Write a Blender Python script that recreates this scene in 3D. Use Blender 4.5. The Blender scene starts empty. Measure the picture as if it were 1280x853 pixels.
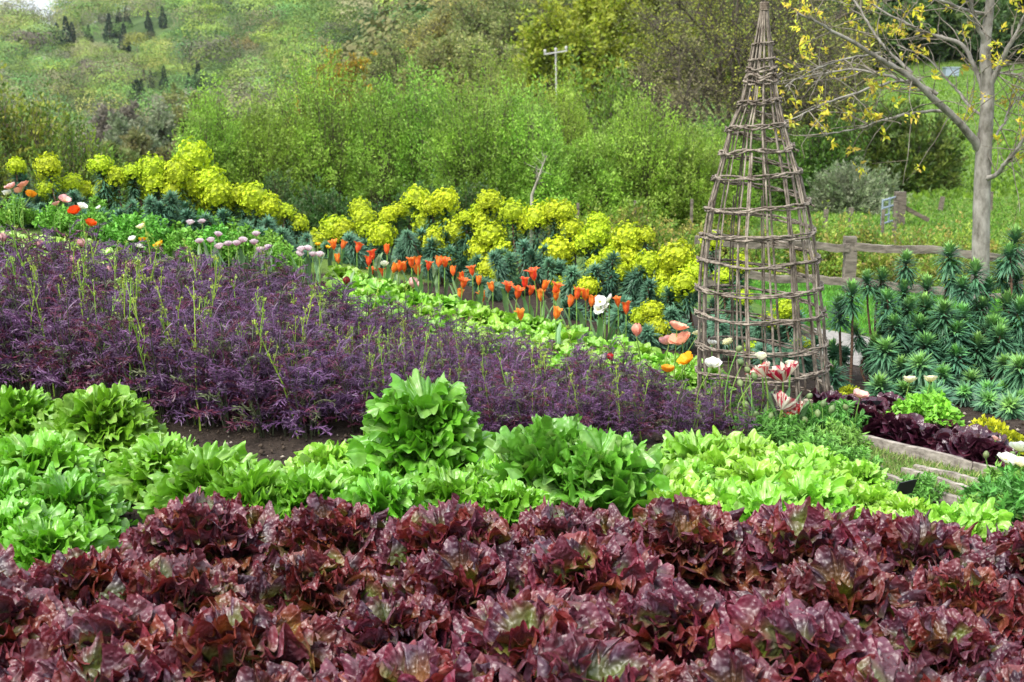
import bpy, math, random
import numpy as np
from mathutils import Vector, Matrix, Euler

random.seed(7)
RNG = np.random.default_rng(11)
PI = math.pi
scene = bpy.context.scene
COL = scene.collection

# ------------------------------------------------------------------ camera
FPX, CX, CY = 1600.0, 640.0, 426.5
CAM_H = 1.35
PITCH = math.atan((CY - 100.0) / FPX)
cp, sp = math.cos(PITCH), math.sin(PITCH)
cam_d = bpy.data.cameras.new('camera')
cam_d.sensor_width = 36.0
cam_d.lens = FPX / 1280.0 * 36.0
cam_d.clip_start = 0.05
cam_d.clip_end = 6000
cam_d.dof.use_dof = True
cam_d.dof.focus_distance = 4.3
cam_d.dof.aperture_fstop = 7.5
cam = bpy.data.objects.new('camera', cam_d)
COL.objects.link(cam)
cam.location = (0, 0, CAM_H)
cam.rotation_euler = (PI / 2 - PITCH, 0, 0)
scene.camera = cam


def ray(px, py):
    dx, dy = (px - CX) / FPX, (CY - py) / FPX
    return np.array([dx, cp + dy * sp, -sp + dy * cp])


def at(px, py, Y):
    r = ray(px, py)
    return np.array([0, 0, CAM_H]) + r * (Y / r[1])


def project(p):
    q = np.asarray(p, float) - np.array([0, 0, CAM_H])
    f = q[1] * cp - q[2] * sp
    u = q[1] * sp + q[2] * cp
    return CX + FPX * q[0] / f, CY - FPX * u / f


# ------------------------------------------------------------------ terrain
GC = np.array([0, 320, 640, 960, 1280.])
GD = np.array([0.5, 4.5, 5.5, 6.2, 7, 8.3, 11, 16, 26, 40, 60, 100, 150, 250, 400, 600, 1000, 3000.])
GZ = np.array([
    [0, 0, 0, 0, 0],
    [0, 0, 0, 0, -.02],
    [.04, .02, .0, 0, -.05],
    [.13, .09, .04, -.03, -.08],
    [.46, .22, .13, -.06, -.14],
    [.50, .30, .16, -.14, -.22],
    [.10, .0, -.1, -.42, -.52],
    [-.6, -.6, -.7, -.85, -.9],
    [-1.6, -1.5, -1.4, -1.5, -1.6],
    [-3, -3, -2.4, -2.2, -1.8],
    [-5, -5, -2.8, -1.2, -.9],
    [-10, -9, -1, 1.4, 1.8],
    [-13, -10, 5, 9, 11],
    [-15, -9, 14, 26, 34],
    [3, 16, 32, 45, 60],
    [16.5, 45, 64, 80, 100],
    [10, 30, 60, 80, 90],
    [20, 20, 20, 20, 20.]])
LGD = np.log(GD)


def G(x, y):
    x = np.asarray(x, float); y = np.asarray(y, float)
    th = np.arctan2(x, y)
    thc = np.clip(th, -1.0, 1.0)
    r = np.hypot(x, y)
    d = np.where(np.abs(th) < 1.0, y, r * math.cos(1.0))
    d = np.clip(d, GD[0], GD[-1])
    c = np.clip(640 + 1600 * np.tan(thc), 0, 1280)
    ld = np.log(d)
    cols = [np.interp(ld, LGD, GZ[:, k]) for k in range(5)]
    cols = np.stack(cols, -1)
    k = np.clip(np.searchsorted(GC, c, side='right') - 1, 0, 3)
    t = (c - GC[k]) / 320.0
    t = t * t * (3 - 2 * t)
    a = np.take_along_axis(cols, k[..., None], -1)[..., 0]
    b = np.take_along_axis(cols, (k + 1)[..., None], -1)[..., 0]
    return a * (1 - t) + b * t


def gz(x, y):
    return float(G(np.array([x]), np.array([y]))[0])


def hit(px, py, y0=1.5, y1=60.0):
    r = ray(px, py)
    Y = np.linspace(y0, y1, 6000)
    X = r[0] * Y / r[1]
    Z = CAM_H + r[2] * Y / r[1]
    below = np.nonzero(Z < G(X, Y))[0]
    i = below[0] if len(below) else len(Y) - 1
    return np.array([X[i], Y[i], gz(X[i], Y[i])])


def on_ground(px, Y):
    """a point on the ground in column px at depth Y"""
    x = (px - CX) / FPX * Y * cp
    for _ in range(4):
        z = gz(x, Y)
        q = project((x, Y, z))
        x += (px - q[0]) / FPX * Y
    return np.array([x, Y, gz(x, Y)])


# ------------------------------------------------------------------ mesh builder
class MB:
    def __init__(self):
        self.v, self.q, self.t, self.c, self.n = [], [], [], [], 0
        self.qm, self.tm = [], []

    def add(self, v, f, c=(1, 1, 1), mat=0):
        v = np.asarray(v, np.float32).reshape(-1, 3)
        f = np.asarray(f, np.int64)
        c = np.asarray(c, np.float32)
        if c.ndim == 1:
            c = np.broadcast_to(c, (len(v), 3))
        self.v.append(v); self.c.append(c)
        if f.shape[1] == 4:
            self.q.append(f + self.n); self.qm.append(np.full(len(f), mat))
        else:
            self.t.append(f + self.n); self.tm.append(np.full(len(f), mat))
        self.n += len(v)

    def mesh(self, name, mats, smooth=True):
        v = np.concatenate(self.v); c = np.concatenate(self.c)
        q = np.concatenate(self.q) if self.q else np.zeros((0, 4), int)
        t = np.concatenate(self.t) if self.t else np.zeros((0, 3), int)
        m = bpy.data.meshes.new(name)
        m.vertices.add(len(v)); m.vertices.foreach_set('co', v.ravel().astype(np.float32))
        nl = q.size + t.size
        m.loops.add(nl)
        m.loops.foreach_set('vertex_index', np.concatenate([q.ravel(), t.ravel()]).astype(np.int32))
        m.polygons.add(len(q) + len(t))
        st = np.concatenate([np.arange(len(q)) * 4, q.size + np.arange(len(t)) * 3]).astype(np.int32)
        m.polygons.foreach_set('loop_start', st)
        mi = np.concatenate(self.qm + self.tm).astype(np.int32)
        m.polygons.foreach_set('material_index', mi)
        m.polygons.foreach_set('use_smooth', np.full(len(st), smooth))
        a = m.attributes.new('col', 'FLOAT_COLOR', 'POINT')
        a.data.foreach_set('color', np.concatenate([c, np.ones((len(c), 1), np.float32)], 1).ravel().astype(np.float32))
        m.update(calc_edges=True)
        for mm in (mats if isinstance(mats, (list, tuple)) else [mats]):
            m.materials.append(mm)
        return m


def link(name, data, parent=None, loc=(0, 0, 0), rot=None, scale=None):
    o = bpy.data.objects.new(name, data)
    COL.objects.link(o)
    if parent is not None:
        o.parent = parent
    o.location = tuple(float(a) for a in loc)
    if rot is not None:
        o.rotation_euler = rot
    if scale is not None:
        o.scale = (scale,) * 3 if np.isscalar(scale) else scale
    return o


def tag(o, label=None, cat=None, group=None, kind=None):
    if label: o['label'] = label
    if cat: o['category'] = cat
    if group: o['group'] = group
    if kind: o['kind'] = kind
    return o


def norm(a):
    return a / np.maximum(np.linalg.norm(a, axis=-1, keepdims=True), 1e-9)


def perp(d):
    ref = np.where(np.abs(d[..., 2:3]) < .9, np.array([0, 0, 1.]), np.array([1., 0, 0]))
    a = norm(np.cross(d, ref))
    return a, np.cross(d, a)


def segs(mb, P0, P1, R0, R1, k=4, c=(1, 1, 1), mat=0):
    P0 = np.asarray(P0, float); P1 = np.asarray(P1, float)
    n = len(P0)
    if n == 0: return
    R0 = np.broadcast_to(np.asarray(R0, float), (n,)); R1 = np.broadcast_to(np.asarray(R1, float), (n,))
    a, b = perp(norm(P1 - P0))
    ang = np.arange(k) * 2 * PI / k
    ring = np.cos(ang)[None, :, None] * a[:, None] + np.sin(ang)[None, :, None] * b[:, None]
    v = np.concatenate([P0[:, None] + ring * R0[:, None, None], P1[:, None] + ring * R1[:, None, None]], 1)
    i = np.arange(k); j = (i + 1) % k
    f = np.stack([i, j, j + k, i + k], 1)
    F = (f[None] + (np.arange(n) * 2 * k)[:, None, None]).reshape(-1, 4)
    c = np.asarray(c, float)
    if c.ndim == 2:
        c = np.repeat(c, 2 * k, 0)
    mb.add(v.reshape(-1, 3), F, c, mat)


def tube(mb, pts, rad, k=6, c=(1, 1, 1), mat=0, cap=True, bump=0.0):
    pts = np.asarray(pts, float); n = len(pts)
    rad = np.broadcast_to(np.asarray(rad, float), (n,))
    d = norm(np.gradient(pts, axis=0))
    a, b = perp(d[:1]); a = a[0]
    A = []
    for i in range(n):
        a = a - d[i] * np.dot(a, d[i]); a = a / max(np.linalg.norm(a), 1e-9); A.append(a)
    A = np.array(A); B = np.cross(d, A)
    ang = np.arange(k) * 2 * PI / k
    rr = rad[:, None] * (1 + (bump * RNG.standard_normal((n, k)) if bump else 0))
    v = pts[:, None] + (np.cos(ang)[None, :, None] * A[:, None] + np.sin(ang)[None, :, None] * B[:, None]) * rr[..., None]
    i = np.arange(k); j = (i + 1) % k
    F = []
    for r in range(n - 1):
        F.append(np.stack([r * k + i, r * k + j, (r + 1) * k + j, (r + 1) * k + i], 1))
    v = v.reshape(-1, 3)
    mb.add(v, np.concatenate(F), c if np.asarray(c).ndim == 1 else np.repeat(np.asarray(c), k, 0), mat)
    if cap:
        for e, base in ((0, 0), (n - 1, (n - 1) * k)):
            vv = np.concatenate([v[base:base + k], pts[e:e + 1]])
            cc = np.asarray(c, float)
            if cc.ndim == 2: cc = cc[e]
            mb.add(vv, np.stack([i, j, np.full(k, k)], 1), cc, mat)


def diamonds(mb, C, D, S, L, W, c, fold=0.0, mat=0, mid=.45):
    """leaf-shaped faces: base C, direction D, side S, lengths L, widths W"""
    C = np.asarray(C, float); n = len(C)
    if n == 0: return
    L = np.broadcast_to(np.asarray(L, float), (n,))[:, None]; W = np.broadcast_to(np.asarray(W, float), (n,))[:, None]
    N = np.cross(D, S)
    m = C + D * L * mid
    v = np.stack([C, m + S * W / 2 + N * W * fold, C + D * L, m - S * W / 2 + N * W * fold], 1)
    F = np.arange(n * 4).reshape(n, 4)
    c = np.asarray(c, float)
    if c.ndim == 2:
        c = np.repeat(c, 4, 0)
    mb.add(v.reshape(-1, 3), F, c, mat)


def rdir(n, rng=RNG):
    return norm(rng.standard_normal((n, 3)))


def side_of(D, rng=RNG):
    return norm(np.cross(D, rdir(len(D), rng)))


def wave(rng, x, y, f, n=5):
    z = 0
    for _ in range(n):
        a = rng.uniform(0, 2 * PI); k = f * rng.uniform(.6, 1.6)
        z = z + np.sin(k * (x * math.cos(a) + y * math.sin(a)) + rng.uniform(0, 2 * PI))
    return z / n


def box(mb, lo, hi, c=(1, 1, 1), M=None, mat=0):
    x0, y0, z0 = lo; x1, y1, z1 = hi
    v = np.array([[x0, y0, z0], [x1, y0, z0], [x1, y1, z0], [x0, y1, z0], [x0, y0, z1], [x1, y0, z1], [x1, y1, z1], [x0, y1, z1]], float)
    if M is not None:
        v = np.array([M @ Vector(p) for p in v])
    f = [[0, 3, 2, 1], [4, 5, 6, 7], [0, 1, 5, 4], [1, 2, 6, 5], [2, 3, 7, 6], [3, 0, 4, 7]]
    mb.add(v, f, c, mat)


def rough_bar(mb, p0, p1, w, h, c, n=14, jit=.1, wob=.0, mat=0):
    """a rough-sawn or cleft bar between two points, with uneven section"""
    p0 = np.asarray(p0, float); p1 = np.asarray(p1, float)
    d = norm((p1 - p0)[None])[0]
    up = np.array([0, 0, 1.]) if abs(d[2]) < .9 else np.array([0, 1., 0])
    s = np.cross(d, up); s /= np.linalg.norm(s); u = np.cross(s, d)
    t = np.linspace(0, 1, n)
    prof = np.array([[-.5, -.5], [0, -.54], [.5, -.5], [.54, 0], [.5, .5], [.05, .54], [-.5, .5], [-.54, 0]])
    k = len(prof)
    wx = np.cumsum(RNG.normal(0, wob, (n, 2)), 0); wx -= np.linspace(0, 1, n)[:, None] * wx[-1]
    v = []
    for i in range(n):
        pp = prof * np.array([w, h]) * (1 + RNG.normal(0, jit, (k, 2)))
        v.append(p0 + (p1 - p0) * t[i] + s * (pp[:, :1] + wx[i, 0]) + u * (pp[:, 1:] + wx[i, 1]))
    v = np.concatenate(v)
    i = np.arange(k); j = (i + 1) % k
    F = np.concatenate([np.stack([r * k + i, r * k + j, (r + 1) * k + j, (r + 1) * k + i], 1) for r in range(n - 1)])
    mb.add(v, F, c, mat)
    for r in (0, n - 1):
        q = np.concatenate([v[r * k:(r + 1) * k], v[r * k:(r + 1) * k].mean(0)[None]])
        mb.add(q, np.stack([i, j, np.full(k, k)], 1), c, mat)


# ------------------------------------------------------------------ materials
def new_mat(name):
    m = bpy.data.materials.new(name); m.use_nodes = True
    nt = m.node_tree; nt.nodes.clear()
    out = nt.nodes.new('ShaderNodeOutputMaterial')
    return m, nt, out


def nd(nt, t, **kw):
    n = nt.nodes.new(t)
    for k, v in kw.items():
        if k.startswith('i_'):
            n.inputs[k[2:].replace('_', ' ')].default_value = v
        else:
            setattr(n, k, v)
    return n


def leaf_mat(name, rough=.45, spec=.5, transl=.3, bump=0.0, bscale=60., var=.12, nvar=.25, nscale=25., tcol=None, hue=.02, bubbles=False):
    m, nt, out = new_mat(name)
    L = nt.links.new
    a = nd(nt, 'ShaderNodeAttribute', attribute_name='col')
    oi = nd(nt, 'ShaderNodeObjectInfo')
    tc = nd(nt, 'ShaderNodeTexCoord')
    no = nd(nt, 'ShaderNodeTexNoise', i_Scale=nscale, i_Detail=3.0)
    L(tc.outputs['Object'], no.inputs['Vector'])
    hs = nd(nt, 'ShaderNodeHueSaturation')
    L(a.outputs['Color'], hs.inputs['Color'])
    mr = nd(nt, 'ShaderNodeMapRange'); mr.inputs['To Min'].default_value = 1 - var; mr.inputs['To Max'].default_value = 1 + var
    L(oi.outputs['Random'], mr.inputs['Value'])
    m2 = nd(nt, 'ShaderNodeMapRange'); m2.inputs['From Min'].default_value = .3; m2.inputs['From Max'].default_value = .7
    m2.inputs['To Min'].default_value = 1 - nvar; m2.inputs['To Max'].default_value = 1 + nvar
    L(no.outputs['Fac'], m2.inputs['Value'])
    mu = nd(nt, 'ShaderNodeMath', operation='MULTIPLY')
    L(mr.outputs[0], mu.inputs[0]); L(m2.outputs[0], mu.inputs[1])
    L(mu.outputs[0], hs.inputs['Value'])
    mh = nd(nt, 'ShaderNodeMapRange'); mh.inputs['To Min'].default_value = .5 - hue; mh.inputs['To Max'].default_value = .5 + hue
    fr = nd(nt, 'ShaderNodeMath', operation='FRACT'); mx = nd(nt, 'ShaderNodeMath', operation='MULTIPLY'); mx.inputs[1].default_value = 7.31
    L(oi.outputs['Random'], mx.inputs[0]); L(mx.outputs[0], fr.inputs[0]); L(fr.outputs[0], mh.inputs['Value'])
    L(mh.outputs[0], hs.inputs['Hue'])
    p = nd(nt, 'ShaderNodeBsdfPrincipled', i_Roughness=rough)
    p.inputs['Specular IOR Level'].default_value = spec
    L(hs.outputs['Color'], p.inputs['Base Color'])
    if bump:
        if bubbles:
            nb = nd(nt, 'ShaderNodeTexVoronoi', i_Scale=bscale); nb.feature = 'SMOOTH_F1'
            L(tc.outputs['Object'], nb.inputs['Vector'])
            bp = nd(nt, 'ShaderNodeBump', i_Strength=bump, i_Distance=.009); bp.invert = True
            L(nb.outputs['Distance'], bp.inputs['Height'])
        else:
            nb = nd(nt, 'ShaderNodeTexNoise', i_Scale=bscale, i_Detail=2.0)
            L(tc.outputs['Object'], nb.inputs['Vector'])
            bp = nd(nt, 'ShaderNodeBump', i_Strength=bump, i_Distance=.01)
            L(nb.outputs['Fac'], bp.inputs['Height'])
        L(bp.outputs['Normal'], p.inputs['Normal'])
    if transl:
        tr = nd(nt, 'ShaderNodeBsdfTranslucent')
        if tcol:
            mixc = nd(nt, 'ShaderNodeMix', data_type='RGBA', blend_type='MULTIPLY'); mixc.inputs[0].default_value = 1
            L(hs.outputs['Color'], mixc.inputs[6]); mixc.inputs[7].default_value = (*tcol, 1)
            L(mixc.outputs[2], tr.inputs['Color'])
        else:
            L(hs.outputs['Color'], tr.inputs['Color'])
        ms = nd(nt, 'ShaderNodeMixShader'); ms.inputs[0].default_value = transl
        L(p.outputs[0], ms.inputs[1]); L(tr.outputs[0], ms.inputs[2]); L(ms.outputs[0], out.inputs[0])
    else:
        L(p.outputs[0], out.inputs[0])
    return m


def wood_mat(name, c0, c1, scale=30., stretch=(1, 1, 8), rough=.85, bump=.4, third=None):
    m, nt, out = new_mat(name)
    L = nt.links.new
    tc = nd(nt, 'ShaderNodeTexCoord'); mp = nd(nt, 'ShaderNodeMapping')
    mp.inputs['Scale'].default_value = stretch
    L(tc.outputs['Object'], mp.inputs['Vector'])
    no = nd(nt, 'ShaderNodeTexNoise', i_Scale=scale, i_Detail=5.0, i_Roughness=.65)
    L(mp.outputs[0], no.inputs['Vector'])
    cr = nd(nt, 'ShaderNodeValToRGB')
    cr.color_ramp.elements[0].position = .35; cr.color_ramp.elements[0].color = (*c0, 1)
    cr.color_ramp.elements[1].position = .66; cr.color_ramp.elements[1].color = (*c1, 1)
    if third:
        e = cr.color_ramp.elements.new(.8); e.color = (*third, 1)
    L(no.outputs['Fac'], cr.inputs[0])
    a = nd(nt, 'ShaderNodeAttribute', attribute_name='col')
    mixc = nd(nt, 'ShaderNodeMix', data_type='RGBA', blend_type='MULTIPLY'); mixc.inputs[0].default_value = 1
    L(cr.outputs[0], mixc.inputs[6]); L(a.outputs['Color'], mixc.inputs[7])
    p = nd(nt, 'ShaderNodeBsdfPrincipled', i_Roughness=rough)
    p.inputs['Specular IOR Level'].default_value = .25
    L(mixc.outputs[2], p.inputs['Base Color'])
    bp = nd(nt, 'ShaderNodeBump', i_Strength=bump, i_Distance=.01)
    L(no.outputs['Fac'], bp.inputs['Height']); L(bp.outputs['Normal'], p.inputs['Normal'])
    L(p.outputs[0], out.inputs[0])
    return m


def plain_mat(name, c, rough=.6, metal=0, spec=.5, nscale=40., nvar=.25):
    m, nt, out = new_mat(name)
    L = nt.links.new
    tc = nd(nt, 'ShaderNodeTexCoord')
    no = nd(nt, 'ShaderNodeTexNoise', i_Scale=nscale, i_Detail=4.0); L(tc.outputs['Object'], no.inputs['Vector'])
    mr = nd(nt, 'ShaderNodeMapRange'); mr.inputs['To Min'].default_value = 1 - nvar; mr.inputs['To Max'].default_value = 1 + nvar
    L(no.outputs['Fac'], mr.inputs['Value'])
    hs = nd(nt, 'ShaderNodeHueSaturation'); hs.inputs['Color'].default_value = (*c, 1); L(mr.outputs[0], hs.inputs['Value'])
    p = nd(nt, 'ShaderNodeBsdfPrincipled', i_Roughness=rough, i_Metallic=metal)
    p.inputs['Specular IOR Level'].default_value = spec
    L(hs.outputs[0], p.inputs['Base Color']); L(p.outputs[0], out.inputs[0])
    return m


M_RED = leaf_mat('red_lettuce_leaf', rough=.42, spec=.75, transl=.2, bump=.75, bscale=105., var=.2, nvar=.25, nscale=18., hue=.012, tcol=(1.5, 1.0, .5), bubbles=True)
M_DARKRED = leaf_mat('dark_lettuce_leaf', rough=.28, spec=.6, transl=.08, bump=.5, bscale=80., hue=.01)
M_GREEN = leaf_mat('green_lettuce_leaf', rough=.36, spec=.6, transl=.24, bump=.5, bscale=70., bubbles=True, var=.12, nvar=.18, hue=.012, tcol=(1.1, 1.15, .6))
M_MIZ = leaf_mat('mizuna_leaf', rough=.42, spec=.55, transl=.15, var=.2, hue=.02)
M_STALK = leaf_mat('green_stalk', rough=.5, spec=.4, transl=.1, var=.15)
M_PETAL = leaf_mat('flower_petal', rough=.5, spec=.3, transl=.35, bump=.15, bscale=120., var=.08, nvar=.06, hue=.01)
M_BRACT = leaf_mat('euphorbia_bract', rough=.55, spec=.3, transl=.25, var=.1, nvar=.15, nscale=60., hue=.012)
M_EUPH = leaf_mat('euphorbia_leaf', rough=.5, spec=.4, transl=.15, var=.15, hue=.015)
M_LEAF = leaf_mat('shrub_leaf', rough=.5, spec=.35, transl=.35, var=.15, nvar=.38, nscale=1.3, hue=.014)
M_FAR = leaf_mat('woodland_leaf', rough=.75, spec=.15, transl=.12, var=.12, nvar=.3, nscale=.1, hue=.01)
M_GRASS = leaf_mat('grass_blade', rough=.5, spec=.35, transl=.35, var=.1, nvar=.3, nscale=3.)
M_TWIG = wood_mat('twig_bark', (.10, .085, .07), (.26, .23, .19), scale=12., bump=.2)
M_BARK = wood_mat('pale_bark', (.10, .09, .07), (.33, .31, .27), scale=16., stretch=(1, 1, .5), bump=.5)
M_WILLOW = wood_mat('willow_rod', (.075, .055, .04), (.33, .28, .22), scale=38., stretch=(1, 1, .6), rough=.7, bump=.4, third=(.45, .38, .31))
M_RAIL = wood_mat('weathered_oak', (.07, .058, .046), (.27, .23, .185), scale=9., stretch=(.6, 3, 3), bump=.6)
M_BOARD = wood_mat('weathered_board', (.14, .12, .10), (.36, .32, .27), scale=14., stretch=(.6, 3, 3), bump=.4)
M_SLATE = plain_mat('black_slate', (.012, .013, .015), rough=.35)
M_METAL = plain_mat('galvanised_metal', (.36, .42, .50), rough=.5, metal=.6)
M_POLE = plain_mat('pole_wood', (.42, .40, .38), rough=.8)
# ------------------------------------------------------------------ world, sun
SUN_EL, SUN_AZ = 54.0, 222.0           # degrees; azimuth clockwise from +Y (north): from behind, a little left
w = bpy.data.worlds.new('World'); scene.world = w; w.use_nodes = True
nt = w.node_tree
bg = nt.nodes['Background']
sky = nt.nodes.new('ShaderNodeTexSky'); sky.sky_type = 'NISHITA'; sky.sun_disc = False
sky.sun_elevation = math.radians(SUN_EL); sky.sun_rotation = math.radians(SUN_AZ)
sky.air_density = 1.0; sky.dust_density = 4.0; sky.ozone_density = 1.0
hsv = nt.nodes.new('ShaderNodeHueSaturation'); hsv.inputs['Saturation'].default_value = .6
nt.links.new(sky.outputs[0], hsv.inputs['Color'])
cloud = nt.nodes.new('ShaderNodeMix'); cloud.data_type = 'RGBA'; cloud.inputs[0].default_value = .6      # the thin bright overcast
cloud.inputs[7].default_value = (5.2, 5.6, 6.3, 1)
nt.links.new(hsv.outputs[0], cloud.inputs[6]); nt.links.new(cloud.outputs[2], bg.inputs['Color'])
bg.inputs['Strength'].default_value = .14
sd = bpy.data.lights.new('sun', 'SUN'); sd.energy = 1.7; sd.angle = math.radians(24); sd.color = (1, .96, .9)
so = bpy.data.objects.new('sun', sd); COL.objects.link(so)
el, az = math.radians(SUN_EL), math.radians(SUN_AZ)
sv = Vector((math.sin(az) * math.cos(el), math.cos(az) * math.cos(el), math.sin(el)))
so.rotation_euler = sv.to_track_quat('Z', 'Y').to_euler()
scene.view_settings.view_transform = 'Standard'
scene.view_settings.look = 'None'
scene.view_settings.gamma = 1
scene.view_settings.use_curve_mapping = False
scene.view_settings.exposure = 1.4
scene.render.engine = 'CYCLES'
scene.cycles.max_bounces = 6
scene.cycles.diffuse_bounces = 3
scene.cycles.transmission_bounces = 3
scene.cycles.use_denoising = True


# ------------------------------------------------------------------ ground sheets
def soil_mat():
    m, nt, out = new_mat('garden_ground')
    L = nt.links.new
    geo = nd(nt, 'ShaderNodeNewGeometry')
    a = nd(nt, 'ShaderNodeAttribute', attribute_name='col')
    sep = nd(nt, 'ShaderNodeSeparateColor'); L(a.outputs['Color'], sep.inputs[0])
    n1 = nd(nt, 'ShaderNodeTexNoise', i_Scale=45., i_Detail=8.0, i_Roughness=.7); L(geo.outputs['Position'], n1.inputs['Vector'])
    vo = nd(nt, 'ShaderNodeTexVoronoi', i_Scale=70.); L(geo.outputs['Position'], vo.inputs['Vector'])
    cr = nd(nt, 'ShaderNodeValToRGB')
    cr.color_ramp.elements[0].position = .3; cr.color_ramp.elements[0].color = (.022, .016, .012, 1)
    cr.color_ramp.elements[1].position = .75; cr.color_ramp.elements[1].color = (.085, .064, .05, 1)
    e = cr.color_ramp.elements.new(.9); e.color = (.24, .20, .17, 1)
    L(n1.outputs['Fac'], cr.inputs[0])
    n2 = nd(nt, 'ShaderNodeTexNoise', i_Scale=.9, i_Detail=6.0, i_Roughness=.65); L(geo.outputs['Position'], n2.inputs['Vector'])
    g = nd(nt, 'ShaderNodeValToRGB')
    g.color_ramp.elements[0].position = .3; g.color_ramp.elements[0].color = (.05, .12, .015, 1)
    g.color_ramp.elements[1].position = .7; g.color_ramp.elements[1].color = (.15, .22, .05, 1)
    L(n2.outputs['Fac'], g.inputs[0])
    n3 = nd(nt, 'ShaderNodeTexNoise', i_Scale=.05, i_Detail=5.0); L(geo.outputs['Position'], n3.inputs['Vector'])
    h = nd(nt, 'ShaderNodeValToRGB')
    h.color_ramp.elements[0].position = .35; h.color_ramp.elements[0].color = (.04, .075, .018, 1)
    h.color_ramp.elements[1].position = .65; h.color_ramp.elements[1].color = (.07, .11, .03, 1)
    L(n3.outputs['Fac'], h.inputs[0])
    m1 = nd(nt, 'ShaderNodeMix', data_type='RGBA'); L(sep.outputs[0], m1.inputs[0]); L(g.outputs[0], m1.inputs[6]); L(cr.outputs[0], m1.inputs[7])
    m2 = nd(nt, 'ShaderNodeMix', data_type='RGBA'); L(sep.outputs[1], m2.inputs[0]); L(m1.outputs[2], m2.inputs[6]); L(h.outputs[0], m2.inputs[7])
    p = nd(nt, 'ShaderNodeBsdfPrincipled', i_Roughness=.95); p.inputs['Specular IOR Level'].default_value = .15
    L(m2.outputs[2], p.inputs['Base Color'])
    bp = nd(nt, 'ShaderNodeBump', i_Strength=.9, i_Distance=.02); L(n1.outputs['Fac'], bp.inputs['Height'])
    L(bp.outputs[0], p.inputs['Normal']); L(p.outputs[0], out.inputs[0])
    return m


M_GROUND = soil_mat()
rr = np.concatenate([np.linspace(.3, 12, 150), np.geomspace(12.3, 3000, 130)])
tt = np.concatenate([np.linspace(-.62, .62, 130), np.linspace(.66, 2 * PI - .66, 50)])
R_, T_ = np.meshgrid(rr, tt, indexing='ij')
gx, gy = R_ * np.sin(T_), R_ * np.cos(T_)
gzv = G(gx, gy)
gzv = gzv + .012 * wave(RNG, gx, gy, 9, 6) * (R_ < 13)
soil = ((gy < 7.6 + .1 * gx) & (np.abs(T_) < 1.2) | (R_ < 3)).astype(float)
soil *= 1 - ((gx > 1.75) & (gy > 6.3))
hillm = np.clip((R_ - 130) / 60, 0, 1)
mb = MB()
nr_, ntt = R_.shape
i, j = np.meshgrid(np.arange(nr_ - 1), np.arange(ntt), indexing='ij')
j2 = (j + 1) % ntt
F = np.stack([i * ntt + j, (i + 1) * ntt + j, (i + 1) * ntt + j2, i * ntt + j2], -1).reshape(-1, 4)
mb.add(np.stack([gx, gy, gzv], -1).reshape(-1, 3), F, np.stack([soil, hillm, 0 * soil], -1).reshape(-1, 3))
mb.add([[0, 0, 0.0]] + [[gx[0, k], gy[0, k], gzv[0, k]] for k in range(ntt)], [[0, 1 + k, 1 + (k + 1) % ntt] for k in range(ntt)], (1, 0, 0))
tag(link('ground', mb.mesh('ground', M_GROUND)), 'dark crumbly garden soil running out to grass and wooded hills', kind='structure')


def sheet(name, quad, off, mat, label, nu=40, nv=12, c=(1, 1, 1)):
    """a strip laid over the terrain; quad = four ground points (near-left, near-right, far-right, far-left)"""
    a, b, c_, d = [np.asarray(p, float)[:2] for p in quad]
    u, v = np.meshgrid(np.linspace(0, 1, nu), np.linspace(0, 1, nv), indexing='ij')
    P = (a * ((1 - u) * (1 - v))[..., None] + b * (u * (1 - v))[..., None] + c_ * (u * v)[..., None] + d * ((1 - u) * v)[..., None])
    z = G(P[..., 0], P[..., 1]) + off
    mb = MB()
    i, j = np.meshgrid(np.arange(nu - 1), np.arange(nv - 1), indexing='ij')
    F = np.stack([i * nv + j, (i + 1) * nv + j, (i + 1) * nv + j + 1, i * nv + j + 1], -1).reshape(-1, 4)
    mb.add(np.concatenate([P, z[..., None]], -1).reshape(-1, 3), F, c)
    o = link(name, mb.mesh(name, mat))
    tag(o, label, kind='structure')
    return P.reshape(-1, 2)


def grass_stuff(name, quad, n, h, cols, label, wdt=.004, clump=0.0, lean=.5):
    a, b, c_, d = [np.asarray(p, float)[:2] for p in quad]
    u, v = RNG.random(n)[:, None], RNG.random(n)[:, None]
    P = a * (1 - u) * (1 - v) + b * u * (1 - v) + c_ * u * v + d * (1 - u) * v
    z = G(P[:, 0], P[:, 1])
    C = np.column_stack([P, z])
    D = norm(np.column_stack([RNG.normal(0, lean, n), RNG.normal(0, lean, n), np.ones(n)]))
    cc = np.array(cols)[RNG.integers(0, len(cols), n)] * RNG.uniform(.75, 1.25, (n, 1))
    k = np.clip(.75 + clump * wave(RNG, P[:, 0], P[:, 1], 8, 5), .2, 2)
    mb = MB()
    diamonds(mb, C, D, side_of(D), h * RNG.uniform(.5, 1.2, n) * k, wdt * RNG.uniform(.7, 1.4, n), cc, fold=.2)
    tag(link(name, mb.mesh(name, M_GRASS)), label, 'grass', kind='stuff')


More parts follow.
